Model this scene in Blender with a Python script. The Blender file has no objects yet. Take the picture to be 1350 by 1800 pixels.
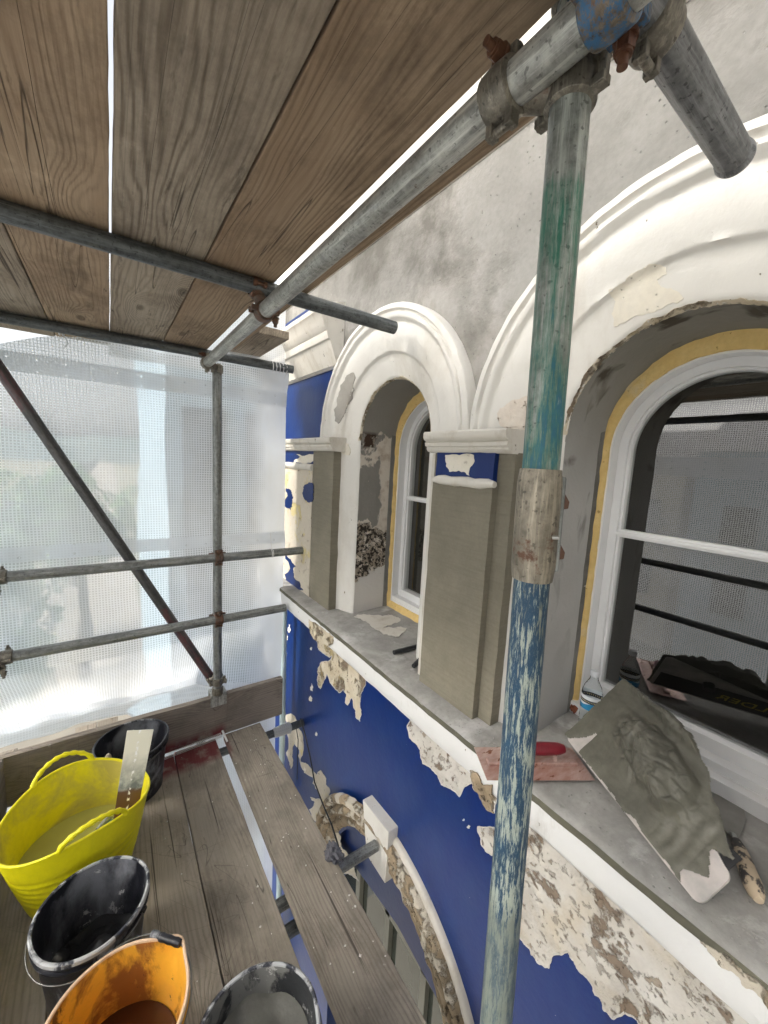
import bpy, bmesh, math, random
from mathutils import Vector, Matrix, noise as mnoise
from mathutils.geometry import delaunay_2d_cdt
PI = math.pi
C = bpy.context.scene.collection
S = bpy.context.scene
R_ = math.radians
rnd = random.Random(7)

# ------------------------------------------------------------------ camera
# world: X runs into the house wall, Y along it, Z up; the camera stands at the origin, deck 1.717 m below
FPX = 681.0
CX = Vector((0.816, -0.5752, 0.0532)); CY = Vector((-0.0297, -0.1333, -0.9906)); CZ = Vector((0.5770, 0.8072, -0.1254))
CZ.normalize(); CX = (CX - CX.dot(CZ) * CZ).normalized(); CY = CZ.cross(CX).normalized()
cam_d = bpy.data.cameras.new('camera'); cam = bpy.data.objects.new('camera', cam_d); C.objects.link(cam)
m = Matrix.Identity(4)
for i in range(3):
    m[i][0] = CX[i]; m[i][1] = -CY[i]; m[i][2] = -CZ[i]
cam.matrix_world = m
cam_d.sensor_fit = 'HORIZONTAL'; cam_d.sensor_width = 36; cam_d.lens = FPX / 1350 * 36
cam_d.clip_start = 0.02; cam_d.clip_end = 2000
S.camera = cam

# ------------------------------------------------------------------ world, sun, exposure
SUN_EL, SUN_AZ = 40, 278       # azimuth measured clockwise from +Y
W = bpy.data.worlds.new('World'); S.world = W; W.use_nodes = True
wn = W.node_tree; bg = wn.nodes['Background']
sky = wn.nodes.new('ShaderNodeTexSky'); sky.sky_type = 'NISHITA'; sky.sun_disc = False
sky.sun_elevation = R_(SUN_EL); sky.sun_rotation = R_(SUN_AZ); sky.air_density = 1.3; sky.dust_density = 4.0; sky.ozone_density = 1.0
hs = wn.nodes.new('ShaderNodeHueSaturation'); hs.inputs['Saturation'].default_value = 0.22
wn.links.new(sky.outputs[0], hs.inputs['Color']); wn.links.new(hs.outputs[0], bg.inputs['Color'])
bg.inputs['Strength'].default_value = 0.15
sd = bpy.data.lights.new('sun', 'SUN'); sd.energy = 3.2; sd.angle = R_(20); sd.color = (1, 0.93, 0.82)
so = bpy.data.objects.new('sun', sd); C.objects.link(so)
az = R_(SUN_AZ)
sdir = Vector((math.sin(az) * math.cos(R_(SUN_EL)), math.cos(az) * math.cos(R_(SUN_EL)), math.sin(R_(SUN_EL))))
so.rotation_euler = sdir.to_track_quat('Z', 'Y').to_euler()
S.view_settings.view_transform = 'Standard'; S.view_settings.look = 'None'
S.view_settings.exposure = 1.02; S.view_settings.gamma = 1.0
S.cycles.max_bounces = 10; S.cycles.diffuse_bounces = 5; S.cycles.transparent_max_bounces = 12
S.cycles.transmission_bounces = 6; S.cycles.glossy_bounces = 4
S.cycles.use_denoising = True; S.cycles.caustics_refractive = True; S.cycles.sample_clamp_indirect = 6

# ------------------------------------------------------------------ helpers
def ray(px, py):
    return CX * (px - 675) + CY * (py - 900) + CZ * FPX
def onX(px, py, X): r = ray(px, py); return r * (X / r.x)
def onY(px, py, Y): r = ray(px, py); return r * (Y / r.y)
def onZ(px, py, Z): r = ray(px, py); return r * (Z / r.z)

class MB:
    """collects shapes; build() links them as one mesh object"""
    def __init__(s): s.v = []; s.f = []
    def add(s, vs, fs):
        o = len(s.v); s.v += [Vector(v) for v in vs]; s.f += [tuple(i + o for i in f) for f in fs]; return s
    def box(s, a, b, M=None):
        x0, y0, z0 = a; x1, y1, z1 = b
        vs = [Vector(p) for p in ((x0,y0,z0),(x1,y0,z0),(x1,y1,z0),(x0,y1,z0),(x0,y0,z1),(x1,y0,z1),(x1,y1,z1),(x0,y1,z1))]
        if M: vs = [M @ v for v in vs]
        return s.add(vs, [(0,3,2,1),(4,5,6,7),(0,1,5,4),(1,2,6,5),(2,3,7,6),(3,0,4,7)])
    def tube(s, p, q, r, seg=20, r2=None, cap=True, hollow=0, n=1):
        p = Vector(p); q = Vector(q); d = (q - p).normalized(); r2 = r if r2 is None else r2
        u = d.orthogonal().normalized(); w = d.cross(u); rings = []
        for k in range(n + 1):
            t = k / n; c = p.lerp(q, t); rr = r + (r2 - r) * t
            rings.append([c + (u * math.cos(2*PI*i/seg) + w * math.sin(2*PI*i/seg)) * rr for i in range(seg)])
        return s.rings(rings, cap, hollow, d)
    def rings(s, rings, cap=True, hollow=0, d=None):
        seg = len(rings[0]); vs = [v for r in rings for v in r]; fs = []
        for k in range(len(rings) - 1):
            for i in range(seg):
                j = (i + 1) % seg
                fs.append((k*seg+i, k*seg+j, (k+1)*seg+j, (k+1)*seg+i))
        if hollow:
            # open tube ends: wall thickness and an inner surface a few cm deep
            for base, sg in ((rings[0], 1), (rings[-1], -1)):
                c = sum(base, Vector()) / seg
                inn = [c + (v - c) * hollow for v in base]; dep = [v + d * 0.12 * sg for v in inn]
                o = len(vs); bi = 0 if sg == 1 else (len(rings) - 1) * seg
                vs += inn + dep
                for i in range(seg):
                    j = (i + 1) % seg
                    a = (bi+i, o+i, o+j, bi+j); b = (o+i, o+seg+i, o+seg+j, o+j)
                    if sg == -1: a = a[::-1]; b = b[::-1]
                    fs += [a, b]
                fs.append(tuple(range(o+seg, o+2*seg)) if sg == 1 else tuple(range(o+seg, o+2*seg))[::-1])
        elif cap:
            fs.append(tuple(range(seg))[::-1]); o = (len(rings)-1)*seg; fs.append(tuple(range(o, o+seg)))
        return s.add(vs, fs)
    def path(s, pts, r, seg=8, cap=True):
        pts = [Vector(p) for p in pts]; rings = []; u = None
        for i, p in enumerate(pts):
            d = (pts[min(i+1, len(pts)-1)] - pts[max(i-1, 0)]).normalized()
            u = d.orthogonal().normalized() if u is None else (u - u.dot(d) * d).normalized()
            w = d.cross(u); rr = r[i] if isinstance(r, (list, tuple)) else r
            rings.append([p + (u*math.cos(2*PI*k/seg) + w*math.sin(2*PI*k/seg)) * rr for k in range(seg)])
        return s.rings(rings, cap)
    def lathe(s, prof, c=(0,0,0), seg=48, wob=None):
        c = Vector(c); rings = []
        for k, (r, z) in enumerate(prof):
            rings.append([c + Vector(((r + (wob(2*PI*i/seg, z)[0] if wob else 0)) * math.cos(2*PI*i/seg), (r + (wob(2*PI*i/seg, z)[0] if wob else 0)) * math.sin(2*PI*i/seg), z + (wob(2*PI*i/seg, z)[1] if wob else 0))) for i in range(seg)])
        return s.rings(rings, cap=False)
    def grid(s, rows):
        n = len(rows[0]); vs = [v for r in rows for v in r]
        return s.add(vs, [(i*n+j, i*n+j+1, (i+1)*n+j+1, (i+1)*n+j) for i in range(len(rows)-1) for j in range(n-1)])
    def build(s, name, m, parent=None, bevel=0, loc=None, sharp=38, seg=2):
        me = bpy.data.meshes.new(name)
        vs = s.v if loc is None else [v - Vector(loc) for v in s.v]
        me.from_pydata([tuple(v) for v in vs], [], s.f); me.update()
        bm = bmesh.new(); bm.from_mesh(me); bmesh.ops.recalc_face_normals(bm, faces=bm.faces); bm.to_mesh(me); bm.free()
        me.shade_smooth(); me.set_sharp_from_angle(angle=R_(sharp))
        o = bpy.data.objects.new(name, me); C.objects.link(o); me.materials.append(m)
        if loc is not None: o.location = loc
        if parent is not None:
            o.parent = parent
            if loc is not None: o.location = Vector(loc) - parent_loc(parent)
            else: o.location = -parent_loc(parent)
        if bevel:
            b = o.modifiers.new('bevel', 'BEVEL'); b.width = bevel; b.segments = seg; b.limit_method = 'ANGLE'; b.harden_normals = True
        return o
def parent_loc(p):
    v = Vector(p.location)
    while p.parent: p = p.parent; v += p.location
    return v
def tag(o, label, cat, group=None, kind=None):
    if label: o['label'] = label
    if cat: o['category'] = cat
    if group: o['group'] = group
    if kind: o['kind'] = kind
    return o
def thing(name, label, cat, loc=(0,0,0), group=None):
    o = bpy.data.objects.new(name, None); C.objects.link(o); o.location = loc; o.empty_display_size = 0.05
    return tag(o, label, cat, group)

# ------------------------------------------------------------------ materials
class NT:
    def __init__(s, name):
        s.m = bpy.data.materials.new(name); s.m.use_nodes = True; s.t = s.m.node_tree
        s.b = s.t.nodes['Principled BSDF']; s.out = s.t.nodes['Material Output']
    def n(s, typ, ins=None, **at):
        nd = s.t.nodes.new('ShaderNode' + typ)
        for k, v in at.items(): setattr(nd, k, v)
        for k, v in (ins or {}).items(): s.set(nd.inputs[k], v)
        return nd
    def set(s, sock, v):
        if isinstance(v, bpy.types.NodeSocket): s.t.links.new(v, sock)
        elif isinstance(v, (tuple, list)) and len(v) == 3 and sock.type == 'RGBA': sock.default_value = (*v, 1)
        else: sock.default_value = v
    def obj(s, rand=False):
        c = s.n('TexCoord').outputs['Object']
        if rand:
            r = s.n('ObjectInfo').outputs['Random']
            c = s.n('VectorMath', {0: c, 1: s.n('VectorMath', {0: r, 1: (31.7, 17.3, 9.1)}, operation='MULTIPLY').outputs[0]}, operation='ADD').outputs[0]
        return c
    def pos(s): return s.n('NewGeometry').outputs['Position']
    def scale(s, v, k): return s.n('VectorMath', {0: v, 1: k}, operation='MULTIPLY').outputs[0]
    def noise(s, v, sc, det=4, ro=0.55, dist=0): return s.n('TexNoise', {'Vector': v, 'Scale': sc, 'Detail': det, 'Roughness': ro, 'Distortion': dist}).outputs['Fac']
    def math(s, op, a, b=0.0, c=0.0, clamp=False):
        return s.n('Math', {0: a, 1: b, 2: c}, operation=op, use_clamp=clamp).outputs[0]
    def ramp(s, f, stops, interp='LINEAR'):
        r = s.n('ValToRGB', {'Fac': f}); e = r.color_ramp.elements; r.color_ramp.interpolation = interp
        while len(e) < len(stops): e.new(0.5)
        for el, (p, c) in zip(e, stops):
            el.position = p; el.color = (c, c, c, 1) if isinstance(c, (int, float)) else (*c, 1)
        return r.outputs['Color']
    def mask(s, f, a, b): return s.n('MapRange', {'Value': f, 'From Min': a, 'From Max': b}).outputs[0]
    def mix(s, f, a, b, bt='MIX'):
        nd = s.n('Mix', data_type='RGBA', blend_type=bt)
        s.set(nd.inputs[0], f); s.set(nd.inputs[6], a); s.set(nd.inputs[7], b); return nd.outputs[2]
    def sep(s, v): return s.n('SeparateXYZ', {0: v}).outputs
    def bump(s, h, strength=0.5, dist=0.01, nrm=None):
        i = {'Height': h, 'Strength': strength, 'Distance': dist}
        if nrm: i['Normal'] = nrm
        return s.n('Bump', i).outputs[0]
    def fin(s, col=None, rough=None, metal=None, nrm=None, **k):
        for n_, v in (('Base Color', col), ('Roughness', rough), ('Metallic', metal), ('Normal', nrm)):
            if v is not None: s.set(s.b.inputs[n_], v)
        for n_, v in k.items(): s.set(s.b.inputs[n_.replace('_', ' ')], v)
        return s.m

def wood(name, light, dark, warm=None, axis='Y', stain=False, grey=0.0, contrast=1.0, dirt=0.5, thinw=.0045):
    t = NT(name); v = t.obj(True)
    if axis == 'X': v = t.n('VectorMath', {0: v, 1: (0, 0, 0)}, operation='ADD').outputs[0]; q = t.sep(v); v = t.n('CombineXYZ', {0: q[1], 1: q[0], 2: q[2]}).outputs[0]
    if axis == 'XZ': q = t.sep(v); v = t.n('CombineXYZ', {0: q[2], 1: q[0], 2: q[1]}).outputs[0]
    q = t.sep(v)
    low = t.noise(t.scale(v, (5, 0.9, 5)), 1.0, 3, 0.5)
    vo = t.n('TexVoronoi', {'Vector': t.scale(v, (4.2, 1.5, 2.0)), 'Scale': 1.0, 'Randomness': 1.0}, feature='F1')
    d = vo.outputs['Distance']
    kn = t.math('POWER', t.mask(d, 0.34, 0.0), 1.6)
    f = t.math('MULTIPLY_ADD', q[0], 70, t.math('MULTIPLY_ADD', low, 13, t.math('MULTIPLY', kn, 9)))
    wob = t.noise(t.scale(v, (60, 3, 60)), 1, 2)
    f = t.math('MULTIPLY_ADD', wob, 0.9, f)
    sn = t.math('MULTIPLY_ADD', t.math('SINE', t.math('MULTIPLY', f, 6.283)), 0.5, 0.5)
    sn = t.math('MULTIPLY', t.math('POWER', sn, 2.2), t.mask(t.noise(t.scale(v, (9, 1.2, 9)), 1, 3), .30, .62))
    fine = t.noise(t.scale(v, (190, 5, 190)), 1, 3, 0.65)
    crk = t.mask(t.noise(t.scale(v, (75, 0.9, 75)), 1, 2, 0.45, 0.2), 0.695, 0.73)
    crk2 = t.mask(t.noise(t.scale(v, (22, 0.55, 22)), 1, 1.5, 0.4, 0.5), 0.0, 1.0)
    thin = t.mask(t.math('ABSOLUTE', t.math('SUBTRACT', crk2, 0.5)), thinw, 0.0)
    tone = t.noise(t.scale(v, (2.5, 1.2, 2.5)), 1.5, 5, 0.6)
    g = t.math('MULTIPLY_ADD', sn, -0.55*contrast, t.math('MULTIPLY_ADD', fine, 0.8*contrast, 0.50 - 0.1*contrast))
    g = t.math('MULTIPLY_ADD', tone, 0.45, t.math('SUBTRACT', g, 0.12), clamp=True)
    col = t.mix(g, dark, light)
    rnd_ = t.n('ObjectInfo').outputs['Random']
    if warm: col = t.mix(t.math('MULTIPLY', t.mask(t.noise(t.scale(v, (3, 1, 3)), 1.2, 4, 0.6), 0.42, 0.7), 0.75), col, warm)
    col = t.mix(t.math('MULTIPLY', t.mask(d, 0.085, 0.05), 0.62), col, tuple(c*0.42 for c in dark))
    ring = t.mask(t.math('ABSOLUTE', t.math('SUBTRACT', d, 0.1)), 0.025, 0.0)
    col = t.mix(t.math('MULTIPLY', ring, 0.25), col, light)
    col = t.mix(t.math('MULTIPLY', crk, 0.75), col, tuple(c*0.25 for c in dark))
    col = t.mix(t.math('MULTIPLY', thin, 0.75), col, tuple(c*0.2 for c in dark))
    col = t.mix(t.math('MULTIPLY', t.mask(t.noise(t.scale(v, (30, 5, 30)), 1, 5, .7), .60, .70), .55), col, tuple(c*0.45 for c in dark))
    col = t.mix(t.math('MULTIPLY', t.mask(t.noise(t.scale(v, (1, .6, 1)), 5, 7, .7), .60, .66), .35), col, tuple(min(1, c*1.35) for c in light))
    dm = t.mask(t.noise(t.scale(v, (1, .55, 1)), 4.5, 8, 0.75), 0.47, 0.66)
    col = t.mix(t.math('MULTIPLY', dm, dirt), col, tuple(c*0.55 for c in dark))
    val = t.math('MULTIPLY_ADD', rnd_, 0.3, 0.86)
    col = t.mix(1.0, col, t.n('CombineXYZ', {0: val, 1: val, 2: val}).outputs[0], 'MULTIPLY')
    if stain:
        p = t.pos(); pp = t.sep(t.n('VectorMath', {0: p, 1: t.scale(t.n('TexNoise', {'Vector': p, 'Scale': 9, 'Detail': 4}).outputs['Color'], (0.05, 0.05, 0.05))}, operation='ADD').outputs[0])
        a = t.mask(pp[0], 0.13, 0.19); b = t.mask(pp[0], 0.575, 0.54); c = t.mask(pp[1], 2.13, 2.19); e = t.mask(pp[2], -1.60, -1.66)
        mk = t.math('MULTIPLY', t.math('MULTIPLY', a, b), t.math('MULTIPLY', c, e))
        mk = t.math('MULTIPLY', mk, t.mask(t.noise(p, 14, 4, 0.6), 0.25, 0.5))
        col = t.mix(t.math('MULTIPLY', mk, 0.85), col, (0.15, 0.010, 0.020))
        # dried plaster splashes trodden into the boards
        for sc_, rz in (((11, 1.6, 1), .5), ((2.0, 14, 1), .12), ((13, 1.2, 1), -.7)):
            rp = t.n('VectorRotate', {'Vector': p, 'Angle': rz}, rotation_type='Z_AXIS').outputs[0]
            ln = t.mask(t.math('ABSOLUTE', t.math('SUBTRACT', t.noise(t.scale(rp, sc_), 1, 1, .3), .5)), .0028, .001)
            ln = t.math('MULTIPLY', ln, t.mask(t.noise(p, 2.2, 2), .5, .56)); col = t.mix(t.math('MULTIPLY', ln, .4), col, (.035, .03, .025))
        sp = t.mask(t.noise(p, 34, 3, 0.5), 0.73, 0.76); col = t.mix(t.math('MULTIPLY', sp, 0.5), col, (0.42, 0.40, 0.36))
    h = t.math('MULTIPLY_ADD', sn, -0.6, t.math('MULTIPLY_ADD', fine, 0.5, t.math('MULTIPLY', t.math('ADD', crk, thin), -2.2)))
    return t.fin(col, 0.86, nrm=t.bump(h, 0.55, 0.0022), Specular_IOR_Level=0.25)

def metal_tube(name, base=(0.21, 0.22, 0.215), rust=0.3, paint=None, axis='Z', pz=7, ps=75):
    t = NT(name); v = t.obj(True)
    if axis == 'X': q = t.sep(v); v = t.n('CombineXYZ', {0: q[2], 1: q[1], 2: q[0]}).outputs[0]
    n1 = t.noise(v, 6, 6, 0.65); n2 = t.noise(v, 55, 5, 0.65)
    st = t.noise(t.scale(v, (90, 90, 5)), 1, 6, 0.75)
    col = t.mix(t.mask(n2, 0.3, 0.7), tuple(c*0.5 for c in base), tuple(min(1, c*1.35) for c in base))
    col = t.mix(t.mask(st, 0.48, 0.68), col, tuple(c*1.9 for c in base))
    col = t.mix(t.math('MULTIPLY', t.mask(t.noise(v, 130, 2, .5), .62, .70), .7), col, tuple(c*0.25 for c in base))
    col = t.mix(t.math('MULTIPLY', t.mask(n1, 0.5, 0.7), 0.5), col, tuple(c*0.45 for c in base))
    rm = t.mask(t.math('ADD', t.math('MULTIPLY', n1, 0.6), t.math('MULTIPLY', n2, 0.4)), 0.66 - rust*0.16, 0.70 - rust*0.13)
    col = t.mix(rm, col, t.mix(n2, (0.045, 0.016, 0.008), (0.16, 0.075, 0.04)))
    me = t.math('MULTIPLY_ADD', rm, -0.5, 0.55)
    ro = t.math('MULTIPLY_ADD', n2, 0.3, 0.34)
    if paint:
        for (pc, a, b, z0, z1, ga) in paint:
            zz = t.sep(t.pos())[2]
            w = t.noise(t.scale(v, (ps, ps, pz)), 1, 9, 0.8)
            w2 = t.noise(v, 5, 5, 0.6)
            k = t.math('ADD', t.math('MULTIPLY', w, 0.7), t.math('MULTIPLY', w2, 0.3))
            zm = t.math('MULTIPLY', t.mask(zz, z0, z0 + 0.06), t.mask(zz, z1, z1 - 0.06))
            k = t.math('ADD', k, t.math('MULTIPLY_ADD', zm, ga, -ga))
            mk = t.mask(k, a, b)
            col = t.mix(mk, col, t.mix(n2, tuple(c*0.75 for c in pc), tuple(c*1.35 for c in pc)))
            me = t.math('MULTIPLY', me, t.math('SUBTRACT', 1.0, mk))
    nb = t.bump(t.math('ADD', n2, st), 0.35, 0.0015)
    return t.fin(col, ro, me, nb)

def plaster(name, a, b, scale=3.0, spots=None, rough=0.9, bump=0.4, pits=True, streak=0.0, fine=60):
    t = NT(name); p = t.pos()
    n1 = t.noise(p, scale, 7, 0.62, 0.3); n2 = t.noise(p, fine, 5, 0.65)
    col = t.mix(t.mask(n1, 0.34, 0.66), a, b)
    col = t.mix(t.math('MULTIPLY', t.mask(n2, 0.4, 0.72), 0.22), col, tuple(c*0.6 for c in b))
    h = t.math('MULTIPLY_ADD', n1, 0.8, t.math('MULTIPLY', n2, 0.35))
    if spots:
        for (c, sc, lo, hi, am) in spots:
            k = t.math('MULTIPLY', t.mask(t.noise(p, sc, 8, 0.62, 0.2), lo, hi), am); col = t.mix(k, col, c)
            h = t.math('MULTIPLY_ADD', k, -1.2, h)
    if pits:
        vo = t.n('TexVoronoi', {'Vector': p, 'Scale': 55.0}).outputs['Distance']
        pm = t.math('MULTIPLY', t.mask(vo, 0.16, 0.08), t.mask(t.noise(p, 9, 3), 0.52, 0.6))
        col = t.mix(t.math('MULTIPLY', pm, 0.55), col, tuple(c*0.3 for c in a)); h = t.math('MULTIPLY_ADD', pm, -1.5, h)
    return t, col, h, rough, bump
def plaster_mat(*a, dist=0.006, **k):
    t, col, h, ro, bu = plaster(*a, **k)
    return t.fin(col, ro, nrm=t.bump(h, bu, dist), Specular_IOR_Level=0.3)

M = {}
M['ceil_grey'] = wood('weathered_board_grey', (0.43, 0.365, 0.285), (0.12, 0.09, 0.064), warm=(0.27, 0.21, 0.15), contrast=1.1, dirt=0.5)
M['ceil_brown'] = wood('weathered_board_brown', (0.40, 0.305, 0.21), (0.12, 0.08, 0.05), warm=(0.24, 0.16, 0.10), contrast=0.95, dirt=0.55)
M['deck'] = wood('deck_board', (0.345, 0.307, 0.257), (0.115, 0.098, 0.077), stain=True, contrast=0.6, dirt=0.5, thinw=.0022)
M['toe'] = wood('toe_board', (0.30, 0.26, 0.22), (0.115, 0.095, 0.08), axis='XZ', stain=True, contrast=0.7, dirt=0.45)
M['toe_side'] = wood('toe_board_side', (0.28, 0.25, 0.22), (0.11, 0.09, 0.08), contrast=0.7, dirt=0.5)
M['pale_wood'] = wood('pale_board', (0.55, 0.47, 0.38), (0.30, 0.24, 0.18), contrast=0.6, dirt=0.2)
M['galv'] = metal_tube('galvanised_tube')
M['galv_dark'] = metal_tube('galvanised_tube_dark', (0.10, 0.11, 0.115), 0.1)
M['galv_light'] = metal_tube('galvanised_tube_light', (0.36, 0.365, 0.34), 0.2)
M['brace'] = metal_tube('brace_tube', (0.085, 0.085, 0.085), 0.1, [((0.12, 0.045, 0.05), 0.47, 0.56, -5, -0.80, 0.5), ((0.12, 0.045, 0.05), 0.47, 0.56, 0.08, 5, 0.5)])
M['tube_green'] = metal_tube('painted_tube_green', (0.28, 0.30, 0.28), 0.1, [((0.024, 0.15, 0.10), 0.40, 0.54, -0.25, 0.41, 0.35), ((0.018, 0.115, 0.175), 0.49, 0.56, -0.35, 0.27, 0.3), ((0.30, 0.36, 0.31), 0.585, 0.63, -5, 5, 0)])
M['tube_blue'] = metal_tube('painted_tube_blue', (0.25, 0.27, 0.23), 0.05, [((0.006, 0.045, 0.095), 0.43, 0.48, -5, 5, 0.0), ((0.33, 0.37, 0.32), 0.535, 0.56, -5, 5, 0.0), ((0.20, 0.23, 0.20), 0.46, 0.54, -5, -0.62, 0.2)], pz=13, ps=135)
M['big_tube'] = metal_tube('transom_tube', (0.17, 0.175, 0.18), 0.15, [((0.16, 0.03, 0.035), 0.60, 0.66, -5, 5, 0)], axis='X')
M['sleeve'] = metal_tube('sleeve_metal', (0.27, 0.24, 0.19), 0.45)
M['rusty'] = metal_tube('rusty_coupler', (0.11, 0.085, 0.065), 1.2)
M['coupler'] = metal_tube('old_coupler', (0.19, 0.175, 0.145), 0.45)
M['coupler_blue'] = metal_tube('blue_painted_coupler', (0.15, 0.12, 0.09), 0.9, [((0.03, 0.11, 0.22), 0.49, 0.54, -5, 5, 0)])
M['bolt'] = metal_tube('rusty_bolt', (0.10, 0.04, 0.025), 1.4)

def paint_mat(name, c, rough=0.35, grime=None, lump=0.25, chips=None, spec=0.3):
    t = NT(name); p = t.pos()
    n1 = t.noise(p, 4, 6, 0.6); n2 = t.noise(p, 45, 4, 0.6)
    col = t.mix(n1, tuple(x*0.88 for x in c), tuple(min(1, x*1.06) for x in c))
    if grime:
        g, sc, lo, hi, am = grime
        col = t.mix(t.math('MULTIPLY', t.mask(t.noise(t.scale(p, (1, 1, 0.45)), sc, 8, 0.7, 0.3), lo, hi), am), col, g)
    h = t.math('MULTIPLY_ADD', n1, 1.0, t.math('MULTIPLY', n2, 0.25))
    if chips:
        cc, sc, lo, hi = chips
        k = t.mask(t.noise(t.scale(p, (1, 1, 0.6)), sc, 6, 0.6, 0.2), lo, hi); col = t.mix(k, col, cc); h = t.math('MULTIPLY_ADD', k, -0.8, h)
    return t.fin(col, rough, nrm=t.bump(h, lump, 0.008), Specular_IOR_Level=spec)
M['white'] = paint_mat('white_masonry_paint', (0.70, 0.68, 0.635), 0.55, ((0.40, 0.35, 0.27), 4, 0.50, 0.74, 0.5), 0.7, ((0.20, 0.16, 0.11), 42, 0.70, 0.715))
M['bright_white'] = paint_mat('sill_white_paint', (0.80, 0.80, 0.79), 0.5, ((0.45, 0.43, 0.38), 9, 0.58, 0.75, 0.5), 0.6, ((0.20, 0.16, 0.11), 42, 0.70, 0.715))
M['white_dirty'] = paint_mat('weathered_white_paint', (0.64, 0.61, 0.55), 0.6, ((0.40, 0.34, 0.26), 14, 0.52, 0.7, 0.55), 0.45, ((0.25, 0.22, 0.18), 34, 0.68, 0.70))
M['blue'] = paint_mat('gloss_blue_paint', (0.001, 0.018, 0.120), 0.36, ((0.010, 0.042, 0.14), 7, 0.44, 0.8, 0.7), 0.35, ((0.42, 0.42, 0.42), 38, 0.745, 0.76))
M['upvc'] = paint_mat('white_frame', (0.80, 0.80, 0.80), 0.3, ((0.5, 0.5, 0.5), 9, 0.6, 0.75, 0.3), 0.03)
M['render'] = plaster_mat('grey_render', (0.29, 0.282, 0.265), (0.16, 0.155, 0.142), 1.5, [((0.42, 0.395, 0.365), 1.0, 0.52, 0.68, 0.7), ((0.105, 0.10, 0.088), 1.9, 0.48, 0.62, 0.85)], bump=0.8)
t, col, h, ro, bu = plaster('fresh_olive_render', (0.25, 0.228, 0.175), (0.18, 0.165, 0.125), 3.0, [((0.14, 0.128, 0.095), 2.2, .55, .72, .6)], pits=False, fine=110)
rip = t.noise(t.scale(t.pos(), (6, 6, 95)), 1, 4, .65); h = t.math('MULTIPLY_ADD', rip, .9, h)
col = t.mix(t.math('MULTIPLY', t.mask(rip, .45, .65), .25), col, (.13, .12, .09))
M['new_render'] = t.fin(col, .78, nrm=t.bump(h, .5, .004), Specular_IOR_Level=.3)
M['sill'] = plaster_mat('grey_sill_stone', (0.42, 0.41, 0.39), (0.25, 0.245, 0.23), 7, [((0.62, 0.61, 0.60), 6, 0.56, 0.68, 0.7), ((0.16, 0.155, 0.14), 5, 0.60, 0.72, 0.6), ((0.09, 0.085, 0.08), 60, 0.69, 0.72, 0.8)], bump=0.5, dist=0.004)
M['sill_edge'] = plaster_mat('sill_edge_render', (0.14, 0.135, 0.10), (0.10, 0.095, 0.075), 9, None, bump=0.4, pits=False)
M['peel'] = plaster_mat('peeled_plaster', (0.56, 0.525, 0.465), (0.66, 0.64, 0.60), 5, [((0.40, 0.375, 0.34), 6, 0.48, 0.60, 0.6), ((0.50, 0.40, 0.24), 4, 0.56, 0.68, 0.4), ((0.20, 0.17, 0.14), 34, 0.58, 0.62, 0.6), ((0.15, 0.105, 0.07), 9, 0.565, 0.60, 0.9), ((0.28, 0.22, 0.16), 22, 0.60, 0.63, 0.8)], bump=0.8, dist=0.006)
M['peel_rough'] = plaster_mat('broken_plaster', (0.56, 0.47, 0.33), (0.68, 0.62, 0.50), 7, [((0.17, 0.12, 0.08), 10, 0.52, 0.58, 0.85), ((0.40, 0.31, 0.15), 13, 0.58, 0.66, 0.8), ((0.12, 0.09, 0.06), 40, 0.64, 0.68, 0.9)], bump=1.0, dist=0.012)
M['peel_yellow'] = plaster_mat('old_cream_paint', (0.62, 0.57, 0.47), (0.56, 0.50, 0.42), 4, [((0.60, 0.50, 0.20), 5.5, 0.57, 0.63, 0.7), ((0.30, 0.26, 0.20), 9, 0.60, 0.68, 0.7), ((0.20, 0.15, 0.11), 24, 0.64, 0.67, 0.8)], bump=0.6)
M['stone_brown'] = plaster_mat('eroded_brown_stone', (0.40, 0.32, 0.22), (0.21, 0.16, 0.105), 9, [((0.62, 0.57, 0.48), 12, 0.50, 0.56, 0.8), ((0.07, 0.05, 0.035), 26, 0.60, 0.66, 0.8)], bump=1.0, dist=0.01)
M['grey_patch'] = plaster_mat('grey_filler', (0.36, 0.34, 0.31), (0.30, 0.285, 0.26), 8, None, bump=0.4)
M['cream'] = plaster_mat('cream_undercoat', (0.70, 0.65, 0.54), (0.74, 0.70, 0.62), 6, [((0.45, 0.40, 0.34), 30, 0.66, 0.70, 0.7)], bump=0.5)
M['pinkish'] = plaster_mat('pinkish_rubble', (0.66, 0.58, 0.50), (0.74, 0.68, 0.60), 12, [((0.35, 0.20, 0.12), 22, 0.60, 0.65, 0.9)], bump=1.0, dist=0.015)
M['flake'] = plaster_mat('flaking_paint_edge', (0.66, 0.64, 0.60), (0.50, 0.48, 0.44), 20, None, bump=.3, pits=False)
M['foam'] = plaster_mat('yellow_foam', (0.80, 0.60, 0.26), (0.74, 0.52, 0.20), 14, [((0.40, 0.24, 0.06), 40, 0.66, 0.7, 0.7), ((0.70, 0.62, 0.45), 6, 0.62, 0.70, 0.5)], bump=0.9, dist=0.008, pits=True)

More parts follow.
